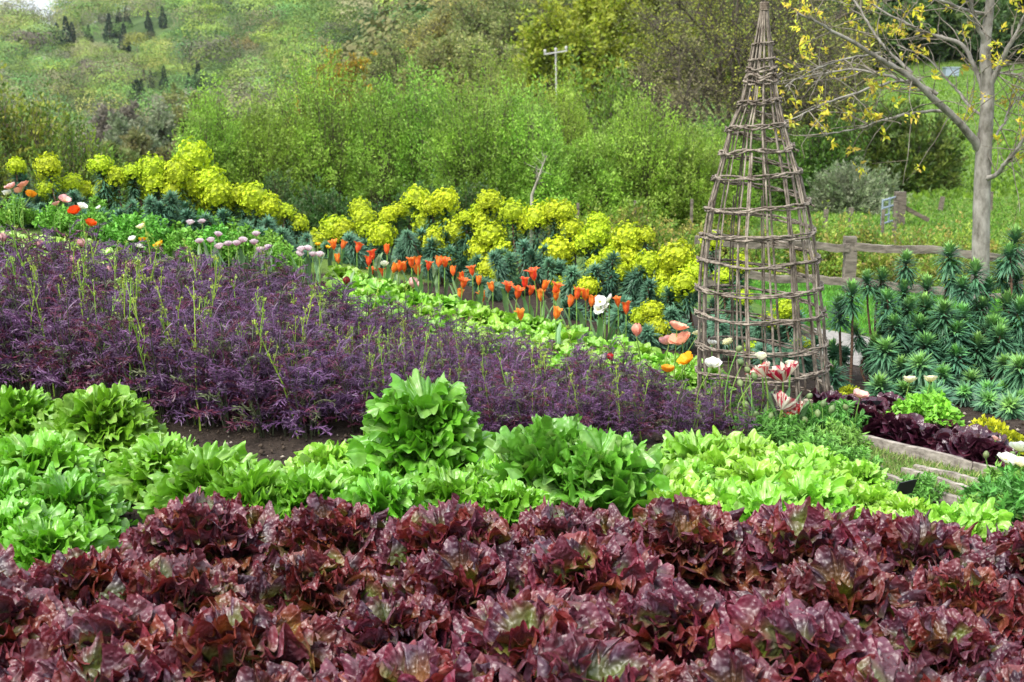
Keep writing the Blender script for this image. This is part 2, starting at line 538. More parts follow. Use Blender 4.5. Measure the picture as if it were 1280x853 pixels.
def path_mat():
    m, nt, out = new_mat('pale_gravel')
    L = nt.links.new
    geo = nd(nt, 'ShaderNodeNewGeometry')
    n1 = nd(nt, 'ShaderNodeTexNoise', i_Scale=35., i_Detail=8.0, i_Roughness=.75); L(geo.outputs['Position'], n1.inputs['Vector'])
    cr = nd(nt, 'ShaderNodeValToRGB'); cr.color_ramp.elements[0].position = .3; cr.color_ramp.elements[0].color = (.15, .135, .115, 1)
    cr.color_ramp.elements[1].position = .7; cr.color_ramp.elements[1].color = (.33, .31, .28, 1)
    L(n1.outputs['Fac'], cr.inputs[0])
    p = nd(nt, 'ShaderNodeBsdfPrincipled', i_Roughness=.95); L(cr.outputs[0], p.inputs['Base Color']); L(p.outputs[0], out.inputs[0])
    return m


M_PATH = path_mat()
# gravel path behind the willow obelisk, right side
pa = [hit(1015, 447), hit(1300, 505), hit(1300, 455), hit(1015, 411)]
sheet('gravel_path', pa, .006, M_PATH, 'pale gravel path passing behind the willow obelisk')
# grass strip between the two beds, right front
GS = [hit(1110, 604), hit(1330, 655), hit(1330, 606), hit(1060, 553)]
M_LAWN = plain_mat('lawn_base', (.14, .22, .05), rough=.9, nscale=30., nvar=.4)
sheet('grass_path', GS, .005, M_LAWN, 'narrow grass path between the wooden edged beds')
grass_stuff('grass', GS, 9000, .045, [(.20, .32, .06), (.30, .36, .10), (.14, .28, .04), (.36, .36, .15)], 'short trodden grass growing on the path between the beds', .004, .3, .8)
# lawn behind the path, up to the fence
LW = [hit(1000, 409), hit(1300, 452), on_ground(1320, 12.2), on_ground(870, 12.2)]
grass_stuff('grass', LW, 26000, .07, [(.10, .30, .03), (.16, .38, .04), (.12, .25, .03)], 'green lawn grass in front of the oak rail fence', .008, .3, .5)
# small grass path at the upper left
GL = [hit(205, 338), hit(262, 352), hit(250, 336), hit(150, 300)]
sheet('grass_path', GL, .006, M_LAWN, 'small grass path beside the ferny green plants', 12, 8)
grass_stuff('grass', GL, 2500, .035, [(.22, .38, .06), (.28, .42, .08)], 'fine grass on the small path beyond the purple mizuna', .004, .3, .6)
# meadow beyond the gate
ME = [on_ground(1000, 34), on_ground(1330, 34), on_ground(1330, 110), on_ground(900, 110)]
grass_stuff('meadow_grass', ME, 30000, .22, [(.11, .26, .02), (.16, .32, .03), (.08, .19, .02)], 'lush bright meadow grass beyond the metal gate', .09, .5, .6)

# crumbs of soil and small stones on the bare parts of the beds
n = 9000
P = np.column_stack([RNG.uniform(-2.6, 2.2, n), RNG.uniform(2.2, 5.6, n)])
r = np.abs(RNG.normal(.004, .004, n)) + .0015
z = G(P[:, 0], P[:, 1]) + r * .4 + .004
base = np.array([[1, 0, 0], [0, 1, 0], [-1, 0, 0], [0, -1, 0], [0, 0, .8], [0, 0, -.8]])
ico = base[None] * (1 + RNG.normal(0, .25, (n, 6, 1))) * r[:, None, None]
an = RNG.uniform(0, 6.28, n); c_, s_ = np.cos(an)[:, None], np.sin(an)[:, None]
V = np.stack([ico[..., 0] * c_ - ico[..., 1] * s_, ico[..., 0] * s_ + ico[..., 1] * c_, ico[..., 2]], -1) + np.column_stack([P, z])[:, None]
F6 = np.array([[0, 1, 4], [1, 2, 4], [2, 3, 4], [3, 0, 4], [1, 0, 5], [2, 1, 5], [3, 2, 5], [0, 3, 5]])
cc = np.where(RNG.random((n, 1)) < .12, np.array([[.26, .22, .18]]), np.array([[.055, .04, .03]])) * RNG.uniform(.6, 1.4, (n, 1))
mb = MB(); mb.add(V.reshape(-1, 3), (F6[None] + (np.arange(n) * 6)[:, None, None]).reshape(-1, 3), np.repeat(cc, 6, 0))
M_CRUMB = leaf_mat('soil_crumb', rough=.95, spec=.1, transl=0, var=0, nvar=.2)
tag(link('soil_crumbs', mb.mesh('soil_crumbs', M_CRUMB)), 'loose crumbs of soil and small stones on the bare beds', 'soil', kind='stuff')

# air between the garden and the far hill
mh, ntv, outv = new_mat('haze')
pv = nd(ntv, 'ShaderNodeVolumePrincipled', i_Density=.00007)
pv.inputs['Color'].default_value = (.86, .91, .97, 1); pv.inputs['Anisotropy'].default_value = .2
ntv.links.new(pv.outputs[0], outv.inputs['Volume'])
mb = MB(); box(mb, (-3100, -3100, -19), (3100, 3100, 140), (1, 1, 1))
tag(link('haze', mb.mesh('haze', mh, smooth=False)), 'thin pale haze lying between the garden and the far hill', 'haze', kind='stuff')

MF = [on_ground(990, 13.2), on_ground(1340, 13.2), on_ground(1340, 34), on_ground(960, 34)]
grass_stuff('meadow_grass', MF, 30000, .13, [(.11, .27, .02), (.17, .33, .04), (.08, .19, .02), (.22, .30, .06)], 'patchy meadow grass between the rail fence and the gate', .03, .5, .8)
# ------------------------------------------------------------------ plant geometry
def fan_leaf(mb, rng, L, half, nr, nt, colfn, lobes=(), frill=((.02, 6, 2),), cup=0.0, elev=.6, curl=1.2, az=0.0, base=(0, 0, 0),
             wid=1.0, blister=0.0, bl_f=60., twist=0.0, roll=0.0, mat=0, cpow=1.4, rnd=1.2, crump=0.0):
    """a ruffled leaf or petal: a fan from its base, frilled towards the margin, arched along its midrib.
    frill: (amplitude, waves, power of r)"""
    r = np.linspace(0.04, 1, nr) ** .85
    t = np.linspace(-1, 1, nt)
    Rr, Tt = np.meshgrid(r, t, indexing='ij')
    th = Tt * half
    lob = np.zeros_like(th)
    for amp, k in lobes:
        ph = rng.uniform(0, 2 * PI)
        lob += amp * np.sin(k * Tt * PI + ph + .8 * np.sin(2.3 * Tt + ph))
    rad = L * Rr * (1 + lob * Rr ** 2) * np.cos(th * .62 * min(1, 1.75 / half)) ** rnd
    z = np.zeros_like(rad); dth = np.zeros_like(rad)
    for amp, k, pw in frill:
        ph = rng.uniform(0, 2 * PI); ph2 = rng.uniform(0, 2 * PI)
        mod = 1 + .45 * np.sin(2.1 * Tt + ph2)
        z += amp * L * mod * Rr ** pw * np.sin(k * Tt * PI + ph + 1.1 * np.sin(3 * Tt + ph2))
        dth += .35 / max(k, 3) * min(amp * 10, 1) * mod * Rr ** pw * np.cos(k * Tt * PI * .9 + ph2)
    th = th + dth
    x = rad * np.sin(th) * wid
    y = rad * np.cos(th)
    z = z + cup * x * x / L
    if blister:
        z = z + blister * L * wave(rng, x, y, bl_f, 5) * Rr + crump * L * wave(rng, x, y, bl_f * .32, 4) * Rr ** .7
        x = x + .6 * crump * L * wave(rng, x, y, bl_f * .3, 4) * Rr
    # arch along y
    s = np.linspace(-.3 * L, 1.4 * L, 60)
    ang = elev - curl * np.clip(s / L, 0, None) ** cpow
    ds = s[1] - s[0]
    hx = np.concatenate([[0], np.cumsum(np.cos(ang[:-1]) * ds)]); hz = np.concatenate([[0], np.cumsum(np.sin(ang[:-1]) * ds)])
    i0 = np.interp(0, s, np.arange(60))
    hx -= np.interp(i0, np.arange(60), hx); hz -= np.interp(i0, np.arange(60), hz)
    H = np.interp(y, s, hx); Z = np.interp(y, s, hz); A = np.interp(y, s, ang)
    tw = twist * y / L + roll
    xs, zs = x * np.cos(tw) - z * np.sin(tw), x * np.sin(tw) + z * np.cos(tw)
    fx = H - zs * np.sin(A); fz = Z + zs * np.cos(A)
    ca, sa = math.cos(az), math.sin(az)
    P = np.stack([fx * ca - xs * sa, fx * sa + xs * ca, fz], -1) + np.asarray(base)
    C = colfn(Rr, Tt, z / L, rng)
    i, j = np.meshgrid(np.arange(nr - 1), np.arange(nt - 1), indexing='ij')
    F = np.stack([i * nt + j, (i + 1) * nt + j, (i + 1) * nt + j + 1, i * nt + j + 1], -1).reshape(-1, 4)
    mb.add(P.reshape(-1, 3), F, C.reshape(-1, 3), mat)


def mixc(a, b, f):
    f = np.clip(f, 0, 1)[..., None]
    return np.asarray(a) * (1 - f) + np.asarray(b) * f


def col_red(R, T, z, rng):
    tone = rng.random()
    dark = (.085, .021, .034) if tone < .45 else ((.052, .024, .042) if tone < .78 else (.14, .032, .018))
    green = (.11, .15, .02) if rng.random() < .6 else (.18, .08, .015)
    f = R * 1.5 - .58 + .3 * np.sin(5 * T + rng.uniform(0, 6)) * R + rng.normal(0, .2) + z * 2.5
    c = mixc(green, dark, f * 1.2)
    c = mixc(c, (.17, .014, .024), (R - .8) * 4 * rng.uniform(.1, 1.0))
    rib = np.exp(-(T * 8) ** 2) * (1 - R)
    return mixc(c, (.16, .13, .06), rib * .6)


def col_darkred(R, T, z, rng):
    c = mixc((.05, .03, .02), (.035, .008, .018), R * 1.8)
    return mixc(c, (.10, .02, .03), (R - .8) * 3 * rng.random())


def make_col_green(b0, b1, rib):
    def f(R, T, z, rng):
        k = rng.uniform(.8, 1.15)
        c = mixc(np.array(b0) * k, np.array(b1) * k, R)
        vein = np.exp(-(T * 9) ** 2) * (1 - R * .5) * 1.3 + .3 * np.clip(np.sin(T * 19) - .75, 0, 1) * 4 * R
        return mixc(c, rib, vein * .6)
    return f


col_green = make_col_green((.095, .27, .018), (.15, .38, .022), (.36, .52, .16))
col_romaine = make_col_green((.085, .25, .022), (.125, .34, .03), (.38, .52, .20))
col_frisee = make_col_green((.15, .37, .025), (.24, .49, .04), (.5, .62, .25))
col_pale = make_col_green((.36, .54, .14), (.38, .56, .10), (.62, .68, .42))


def make_head(seed, n, L, colfn, mat, e0=.25, e1=1.45, curl=(1.5, .9), half=1.25, nr=11, nt=56, frill=((.05, 3, 1.5), (.06, 9, 3)), lobes=(), blister=.012,
              bl_f=70., lift=.07, inner=.55, wid=.9, name='head', cup=.8, rnd=1.2, crump=0.0, spread=.012):
    rng = np.random.default_rng(seed)
    mb = MB()
    for k in range(n):
        f = k / (n - 1)
        az = k * 2.39996 + rng.normal(0, .25)
        e = e0 + (e1 - e0) * f ** .85 + rng.normal(0, .10)
        l = L * (1 - (1 - inner) * f) * rng.uniform(.85, 1.12)
        c = (curl[0] * (1 - f) + curl[1] * f) * rng.uniform(.7, 1.3)
        rb = spread * (1 - f) ** .6
        fan_leaf(mb, rng, l, half * rng.uniform(.85, 1.1), nr, nt, colfn, lobes, frill, cup=cup * rng.uniform(-.8, 1.0), elev=e, curl=c, az=az,
                 base=(rb * math.cos(az), rb * math.sin(az), lift * f), wid=wid, blister=blister, bl_f=bl_f, twist=rng.normal(0, .35), roll=rng.normal(0, .2), rnd=rnd, crump=crump)
    return mb.mesh(name, mat)


RED = [make_head(100 + s, 78, .140, col_red, M_RED, e0=.50, e1=1.42, curl=(.85, 1.1), half=1.6, nr=18, nt=110, frill=((.08, 1.4, 1.5), (.085, 3.5, 2.4), (.08, 7, 3.6), (.06, 13, 5), (.035, 22, 7)), lobes=((.03, 6), (.025, 14)),
                 blister=.025, bl_f=240., crump=.10, lift=.09, inner=.72, wid=.85, name='red_lettuce', rnd=.7, cup=.6, spread=.093) for s in range(4)]
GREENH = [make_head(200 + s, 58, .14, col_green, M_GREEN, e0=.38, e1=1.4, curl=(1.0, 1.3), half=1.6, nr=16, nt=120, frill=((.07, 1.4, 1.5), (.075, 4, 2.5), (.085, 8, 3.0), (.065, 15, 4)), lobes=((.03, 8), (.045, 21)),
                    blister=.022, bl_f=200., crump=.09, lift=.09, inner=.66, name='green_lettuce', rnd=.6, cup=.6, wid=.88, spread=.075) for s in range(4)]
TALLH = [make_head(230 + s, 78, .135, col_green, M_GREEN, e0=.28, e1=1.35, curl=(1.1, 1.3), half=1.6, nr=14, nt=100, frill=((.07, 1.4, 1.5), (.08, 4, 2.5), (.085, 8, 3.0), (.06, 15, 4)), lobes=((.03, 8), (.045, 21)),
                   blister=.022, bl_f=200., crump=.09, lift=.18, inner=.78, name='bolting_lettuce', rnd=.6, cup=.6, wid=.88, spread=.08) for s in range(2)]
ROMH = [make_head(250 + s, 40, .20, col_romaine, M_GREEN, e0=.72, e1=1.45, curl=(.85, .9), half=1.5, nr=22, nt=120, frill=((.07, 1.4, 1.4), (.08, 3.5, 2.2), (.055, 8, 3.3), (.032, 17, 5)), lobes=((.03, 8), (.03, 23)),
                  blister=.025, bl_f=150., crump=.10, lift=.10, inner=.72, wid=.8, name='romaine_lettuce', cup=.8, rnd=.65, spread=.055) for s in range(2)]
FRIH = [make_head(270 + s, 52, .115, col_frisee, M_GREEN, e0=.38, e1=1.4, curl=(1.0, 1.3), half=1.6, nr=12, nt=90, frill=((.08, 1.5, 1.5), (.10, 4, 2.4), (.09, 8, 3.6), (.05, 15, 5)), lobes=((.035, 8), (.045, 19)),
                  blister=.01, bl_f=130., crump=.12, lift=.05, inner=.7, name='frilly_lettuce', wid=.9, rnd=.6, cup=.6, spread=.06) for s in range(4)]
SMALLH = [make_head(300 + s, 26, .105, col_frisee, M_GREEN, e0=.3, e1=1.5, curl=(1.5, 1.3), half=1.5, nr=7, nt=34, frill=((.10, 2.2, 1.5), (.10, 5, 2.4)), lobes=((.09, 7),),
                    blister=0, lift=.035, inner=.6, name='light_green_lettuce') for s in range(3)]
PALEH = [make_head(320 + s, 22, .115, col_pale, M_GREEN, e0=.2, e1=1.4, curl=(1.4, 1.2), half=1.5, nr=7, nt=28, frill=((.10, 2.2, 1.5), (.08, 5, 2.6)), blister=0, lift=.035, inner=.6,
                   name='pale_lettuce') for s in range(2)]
DARKH = [make_head(340 + s, 30, .115, col_darkred, M_DARKRED, e0=.3, e1=1.5, curl=(1.4, 1.2), half=1.5, nr=8, nt=36, frill=((.10, 2.0, 1.5), (.09, 5, 2.4)), blister=.02, bl_f=120., lift=.035,
                   inner=.6, name='dark_red_lettuce') for s in range(3)]
REDSMALL = [make_head(350, 24, .13, col_red, M_RED, nr=8, nt=34, half=1.5, frill=((.09, 2.0, 1.5), (.09, 5, 2.4)), lift=.03, name='red_lettuce')]


def make_mizuna(seed, h):
    """feathery purple leaves with cut lobes, and the lime flower stalks that rise through them"""
    rng = np.random.default_rng(seed)
    mb = MB()
    C, D, S, L, W, K = [], [], [], [], [], []
    nst = 9
    for st in range(nst):
        a0 = st * 2.4 + rng.normal(0, .3); lean = rng.uniform(.05, .28)
        top = np.array([math.cos(a0) * lean, math.sin(a0) * lean, 1.0]) * h * rng.uniform(.7, 1.0)
        b0 = np.array([math.cos(a0), math.sin(a0), 0]) * .03
        segs(mb, [b0], [b0 + top], [.004], [.002], 4, (.05, .06, .03))
        nl = 8
        for k in range(nl):
            f = (k + .3) / nl
            base = b0 + top * (.08 + .9 * f)
            az = k * 2.4 + a0 + rng.normal(0, .3)
            l = h * (.37 - .18 * f) * rng.uniform(.8, 1.25)
            el = rng.uniform(.55, 1.3); cu = rng.uniform(.7, 1.6)
            n = 9
            s = np.linspace(0, 1, n)
            ang = el - cu * s ** 1.3
            d2 = np.stack([np.cos(ang) * math.cos(az), np.cos(ang) * math.sin(az), np.sin(ang)], 1)
            P = base + np.concatenate([[[0, 0, 0]], np.cumsum(d2[:-1] * l / (n - 1), 0)])
            tone = np.array((.118, .052, .125)) * rng.uniform(.55, 1.35) if rng.random() < .66 else (np.array((.11, .022, .05)) * rng.uniform(.7, 1.2) if rng.random() < .75 else np.array((.12, .14, .06)) * rng.uniform(.6, 1.1))
            segs(mb, P[:-1], P[1:], .0022, .0018, 3, tone * 1.25)
            sd = np.array([-math.sin(az), math.cos(az), 0])
            for i in range(2, n):
                for sg in (-1, 1):
                    dd = norm((d2[i] * rng.uniform(.4, .9) + sg * sd * 1.0 + rng.normal(0, .25, 3))[None])[0]
                    ll = l * .27 * (1 - .5 * abs(s[i] - .65)) * rng.uniform(.7, 1.3)
                    for q in range(3):
                        if q == 0:
                            c0, dq, lq, wq = P[i], dd, ll, ll * .17
                        else:
                            c0 = P[i] + dd * ll * rng.uniform(.4, .75)
                            dq = norm((dd + rng.normal(0, .6, 3))[None])[0]; lq, wq = ll * .55, ll * .12
                        C.append(c0); D.append(dq); L.append(lq); W.append(wq); K.append(tone * rng.uniform(.8, 1.25))
            C.append(P[-1]); D.append(d2[-1]); L.append(l * .2); W.append(l * .05); K.append(tone)
    D = np.array(D); S = side_of(D, rng)
    diamonds(mb, np.array(C), D, S, np.array(L), np.array(W), np.array(K), fold=.25)
    return mb.mesh('mizuna_leaves', M_MIZ, smooth=False)


def make_stalk(seed, h):
    rng = np.random.default_rng(seed)
    mb = MB()
    n = 9
    s = np.linspace(0, 1, n)
    lx, ly = rng.normal(0, .10, 2) * h
    P = np.stack([lx * s ** 1.6, ly * s ** 1.6, h * s], 1) + np.cumsum(rng.normal(0, .003, (n, 3)), 0)
    g = np.array((.22, .37, .04))
    tube(mb, P, np.linspace(.0042, .0018, n), 5, g)
    C, D, L = [], [], []
    for k in range(7):
        i = rng.integers(4, n)
        p = P[i - 1] + (P[i] - P[i - 1]) * rng.random()
        az = rng.uniform(0, 6.28); d = np.array([math.cos(az) * .4, math.sin(az) * .4, 1.0]); d /= np.linalg.norm(d)
        e = p + d * h * rng.uniform(.06, .16)
        segs(mb, [p], [e], [.0016], [.001], 3, g)
        for q in range(6):
            C.append(e + rng.normal(0, .004, 3)); D.append(norm((d + rng.normal(0, .6, 3))[None])[0]); L.append(rng.uniform(.007, .013))
    for q in range(12):
        C.append(P[-1] + rng.normal(0, .005, 3)); D.append(norm(np.array([[0, 0, 1.]]) + rng.normal(0, .6, (1, 3)))[0]); L.append(rng.uniform(.007, .014))
    D = np.array(D)
    diamonds(mb, np.array(C), D, side_of(D, rng), np.array(L), np.array(L) * .55, np.array((.27, .37, .05)))
    return mb.mesh('flower_stalk', M_STALK, smooth=False)


MIZ = [make_mizuna(400 + s, .45) for s in range(6)]
STK = [make_stalk(420 + s, .44) for s in range(7)]


# --- euphorbia: domed lime flower heads, whorled blue-green stems
def make_bract_head(seed):
    """unit head, radius 1: clusters of small cupped bracts on branching rays"""
    rng = np.random.default_rng(seed)
    mb = MB()
    u_, v_ = np.meshgrid(np.linspace(0, 2 * PI, 15)[:-1], np.linspace(.0, 2.05, 8), indexing='ij')
    core = np.stack([np.sin(v_) * np.cos(u_), np.sin(v_) * np.sin(u_), np.cos(v_)], -1) * .74 * (1 + rng.normal(0, .03, u_.shape))[..., None]
    ii, jj = np.meshgrid(np.arange(14), np.arange(7), indexing='ij')
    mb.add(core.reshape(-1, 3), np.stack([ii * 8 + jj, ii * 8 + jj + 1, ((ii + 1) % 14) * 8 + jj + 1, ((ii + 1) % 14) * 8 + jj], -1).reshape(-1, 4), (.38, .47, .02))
    nc = 46
    k = np.arange(nc) + .5
    ph = np.arccos(1 - 1.8 * k / nc); th = k * 2.39996 + rng.uniform(0, 6)
    cn = np.stack([np.sin(ph) * np.cos(th), np.sin(ph) * np.sin(th), np.cos(ph)], 1)
    cn = norm(cn + rng.normal(0, .08, (nc, 3))); cr = rng.uniform(.86, 1.07, nc)
    segs(mb, cn * .1, cn * cr[:, None] * .9, .025, .018, 3, (.24, .36, .03))
    per = 9
    off = rng.normal(0, .11, (nc, per, 3))
    P = (cn * cr[:, None])[:, None] + off - cn[:, None] * (np.sum(off ** 2, -1, keepdims=True) * 3.5)
    P = P.reshape(-1, 3); n = len(P)
    nrm = norm(norm(P) + rng.normal(0, .22, (n, 3)))
    a_, b_ = perp(nrm)
    m = 5
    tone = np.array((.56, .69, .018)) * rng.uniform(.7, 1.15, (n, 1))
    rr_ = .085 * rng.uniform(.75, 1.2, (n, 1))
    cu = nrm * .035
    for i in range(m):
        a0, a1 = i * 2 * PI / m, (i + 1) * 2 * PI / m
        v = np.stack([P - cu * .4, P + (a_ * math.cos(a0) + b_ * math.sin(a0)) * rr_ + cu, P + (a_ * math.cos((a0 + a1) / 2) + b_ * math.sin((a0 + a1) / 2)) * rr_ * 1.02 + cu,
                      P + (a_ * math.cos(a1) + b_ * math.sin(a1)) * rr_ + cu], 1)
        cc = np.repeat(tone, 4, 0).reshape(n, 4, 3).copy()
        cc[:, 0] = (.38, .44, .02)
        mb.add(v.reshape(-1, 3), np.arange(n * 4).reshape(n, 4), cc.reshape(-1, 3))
    q = norm(rng.normal(0, 1, (120, 3))) * rng.uniform(.4, .75, (120, 1)); q = q[q[:, 2] > -.5]
    D = norm(q)
    diamonds(mb, q * .85, D, side_of(D, rng), .22, .16, np.array((.34, .42, .02)))
    return mb.mesh('flower_head', M_BRACT, smooth=False)


def make_stem(seed, bend=.08):
    """unit bare stem along z"""
    rng = np.random.default_rng(seed)
    n = 9
    s = np.linspace(0, 1, n)
    P = np.stack([bend * np.sin(s * PI * .9) * rng.normal(0, 1), bend * np.sin(s * PI * .7) * rng.normal(0, 1), s], 1)
    P[:, :2] -= P[-1:, :2] * s[:, None]
    sb = MB(); tube(sb, P, np.linspace(.018, .011, n), 6, (.62, .40, .30))
    return sb.mesh('stem', M_TWIG)


def make_whorl(seed, zone, nleaf, tip, blue, wdt, e0=-.6, e1=1.35):
    """leaves of unit length crowding the end of a stem; the stem's tip is at the origin"""
    rng = np.random.default_rng(seed)
    mb = MB()
    g = (np.arange(nleaf) / nleaf) ** .8
    base = np.stack([rng.normal(0, .03, nleaf), rng.normal(0, .03, nleaf), -zone * (1 - g)], 1)
    az = np.arange(nleaf) * 2.39996 + rng.normal(0, .2, nleaf)
    el = e0 + (e1 - e0) * g ** 1.7 + rng.normal(0, .16, nleaf)
    D = np.stack([np.cos(el) * np.cos(az), np.cos(el) * np.sin(az), np.sin(el)], 1)
    S = np.stack([-np.sin(az), np.cos(az), 0 * az], 1)
    c = mixc(blue, np.array((.20, .42, .08)) if tip else np.array(blue) * 1.3, (g - .70) * 3.0) * rng.uniform(.7, 1.3, (nleaf, 1))
    Ls = (1.05 - .45 * g ** 3) * rng.uniform(.75, 1.15, nleaf)
    mid = base + D * Ls[:, None] * .55
    D2 = norm(D - np.array([0, 0, .30]) + rng.normal(0, .1, (nleaf, 3)))
    N = np.cross(D, S)
    v = np.stack([base - S * wdt * .25, base + S * wdt * .25, mid + S * wdt * .5 + N * wdt * .15, mid - S * wdt * .5 + N * wdt * .15], 1)
    mb.add(v.reshape(-1, 3), np.arange(nleaf * 4).reshape(-1, 4), np.repeat(c, 4, 0))
    v2 = np.stack([mid - S * wdt * .5 + N * wdt * .15, mid + S * wdt * .5 + N * wdt * .15, mid + D2 * Ls[:, None] * .45], 1)
    mb.add(v2.reshape(-1, 3), np.arange(nleaf * 3).reshape(-1, 3), np.repeat(c * 1.1, 3, 0))
    return mb.mesh('leaf_whorl', M_EUPH, smooth=False)


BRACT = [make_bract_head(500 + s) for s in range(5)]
STEMS = [make_stem(515 + s) for s in range(4)]
BRUSH = [make_whorl(520 + s, 1.9 + .3 * s, 260, False, (.062, .15, .082), .13, -.5, 1.0) for s in range(4)]
BARE = [make_whorl(540 + s, .75 + .12 * s, 210, True, (.06, .165, .08), .13, (-.7, -.5, -.9, -.6, -.4)[s]) for s in range(5)]


# --- tulips, poppies, double flowers
def tulip_flower(seed, h, r, cols, flare=.5, np_=6, closed=False):
    rng = np.random.default_rng(seed)
    mb = MB()
    t = np.linspace(0, 1, 9)
    for k in range(np_):
        az = k * 2 * PI / 3 + (PI / 3 if k >= 3 else 0) + (k // 6) * .5 + rng.normal(0, .08)
        inner = .88 if k >= 3 else 1.0
        fl = flare * rng.uniform(.6, 1.3)
        rad = r * inner * (np.sin(np.clip(t * 2.1, 0, PI / 2)) * .95 + .05 - .28 * np.clip((t - .35) / .35, 0, 1) + fl * np.clip((t - .62) / .38, 0, 1) ** 1.6)
        if closed:
            rad = r * inner * (np.sin(np.clip(t * 2.4, 0, PI / 2)) - .55 * np.clip((t - .5) / .5, 0, 1) ** 1.5)
        z = h * (t - .12 * fl * np.clip((t - .7) / .3, 0, 1) ** 2) * rng.uniform(.93, 1.05)
        wd = 1.0 * np.sin(np.clip(t * 1.15 + .22, 0, 1.37) / 1.37 * PI) ** .7
        wd[-1] = .03
        u = np.linspace(-1, 1, 5)
        A = az + u[None] * wd[:, None] * 1.02
        X = rad[:, None] * (1 + .05 * u[None] ** 2)
        P = np.stack([X * np.cos(A), X * np.sin(A), np.repeat(z[:, None], 5, 1)], -1)
        cc = mixc(cols[0], cols[1], np.clip(np.abs(u)[None] * .9 + 0 * t[:, None], 0, 1) * np.clip(t[:, None] * 1.5, 0, 1))
        cc = mixc(cc, cols[2], np.repeat((np.clip(.22 - t, 0, 1) * 4)[:, None], 5, 1))
        i, j = np.meshgrid(np.arange(8), np.arange(4), indexing='ij')
        F = np.stack([i * 5 + j, (i + 1) * 5 + j, (i + 1) * 5 + j + 1, i * 5 + j + 1], -1).reshape(-1, 4)
        mb.add(P.reshape(-1, 3), F, cc.reshape(-1, 3))
    return mb.mesh('flower', M_PETAL)


def double_flower(seed, r, ca, cb, n=26):
    rng = np.random.default_rng(seed)
    mb = MB()
    fn = lambda R, T, z, g: mixc(ca, cb, R * 1.2 - .2 + g.normal(0, .15))
    for k in range(n):
        f = k / (n - 1)
        fan_leaf(mb, rng, r * (1.25 - .45 * f), .95, 5, 9, fn, (), ((.06, 1.5, 2),), cup=1.2, elev=.25 + 1.2 * f, curl=-.9 if f < .6 else .3, az=k * 2.4, base=(0, 0, r * .3 * f))
    return mb.mesh('flower', M_PETAL)


def poppy_flower(seed, r, c0, c1, cupd=.55, n=5, centre=(.45, .42, .03)):
    rng = np.random.default_rng(seed)
    mb = MB()
    fn = lambda R, T, z, g: mixc(c0, c1, R * 1.3 - .1)
    for k in range(n):
        fan_leaf(mb, rng, r * rng.uniform(.9, 1.1), 1.15, 7, 22, fn, ((.03, 3),), ((.05, 2.5, 1.6), (.03, 7, 3)), cup=.6, elev=cupd + rng.normal(0, .12), curl=-.15, az=k * 2 * PI / n + rng.normal(0, .15) + (k % 2) * .1)
    pm = mb.mesh('flower', M_PETAL)
    mb = MB()
    m = 40
    D = norm(np.column_stack([rng.normal(0, .6, m), rng.normal(0, .6, m), np.ones(m)]))
    diamonds(mb, np.zeros((m, 3)), D, side_of(D, rng), r * .36, r * .07, np.array(centre))
    tube(mb, [[0, 0, 0], [0, 0, r * .12], [0, 0, r * .22]], [r * .1, r * .13, r * .07], 8, (.25, .35, .06))
    return pm, mb.mesh('stamens', M_PETAL)


def parrot_flower(seed, r):
    rng = np.random.default_rng(seed)
    mb = MB()

    def fn(R, T, z, g):
        streak = np.clip(np.sin(T * 9 + g.uniform(0, 6)) * .7 + np.abs(T) * 1.2 + R * .9 - 1.15, 0, 1) * 2
        return mixc((.80, .76, .62), (.55, .012, .05), streak)
    for k in range(8):
        fan_leaf(mb, rng, r * rng.uniform(1.0, 1.3), .8, 9, 22, fn, ((.07, 4), (.05, 9)), ((.06, 2.5, 1.6), (.05, 6, 2.5)), cup=1.0, elev=rng.uniform(.45, 1.1), curl=-.35, az=k * 2.39, wid=.95)
    return mb.mesh('flower', M_PETAL)


def stem_mesh(seed, h, r=.0035, c=(.16, .30, .05), bend=.06, mat=None):
    rng = np.random.default_rng(seed)
    mb = MB()
    s = np.linspace(0, 1, 9)
    bx, by = rng.normal(0, bend, 2)
    P = np.stack([bx * h * np.sin(s * PI), by * h * np.sin(s * PI * .8) * (1 - s), s * h], 1)
    P[:, :2] -= P[-1:, :2] * s[:, None] ** 3
    tube(mb, P, np.linspace(r * 1.15, r * .9, 9), 6, c)
    return mb.mesh('stem', mat or M_STALK)


def blade_leaf(seed, L, W, c=(.14, .25, .10)):
    rng = np.random.default_rng(seed)
    mb = MB()
    t = np.linspace(0, 1, 11); u = np.linspace(-1, 1, 5)
    wv = W * np.sin(np.clip(t * .93 + .07, 0, 1) * PI) ** .7
    ang = 1.35 - rng.uniform(.5, 1.2) * t ** 1.5
    x = np.concatenate([[0], np.cumsum(np.cos(ang[:-1]))]) * L / 10; z = np.concatenate([[0], np.cumsum(np.sin(ang[:-1]))]) * L / 10
    P = np.stack([x[:, None] - np.abs(u)[None] * wv[:, None] * .35 * np.sin(ang)[:, None] * -1, u[None] * wv[:, None] / 2 + .06 * W * np.sin(t * 12)[:, None],
                  z[:, None] + np.abs(u)[None] * wv[:, None] * .3 * np.cos(ang)[:, None]], -1)
    i, j = np.meshgrid(np.arange(10), np.arange(4), indexing='ij')
    F = np.stack([i * 5 + j, (i + 1) * 5 + j, (i + 1) * 5 + j + 1, i * 5 + j + 1], -1).reshape(-1, 4)
    mb.add(P.reshape(-1, 3), F, np.array(c))
    return mb.mesh('leaf', M_STALK)


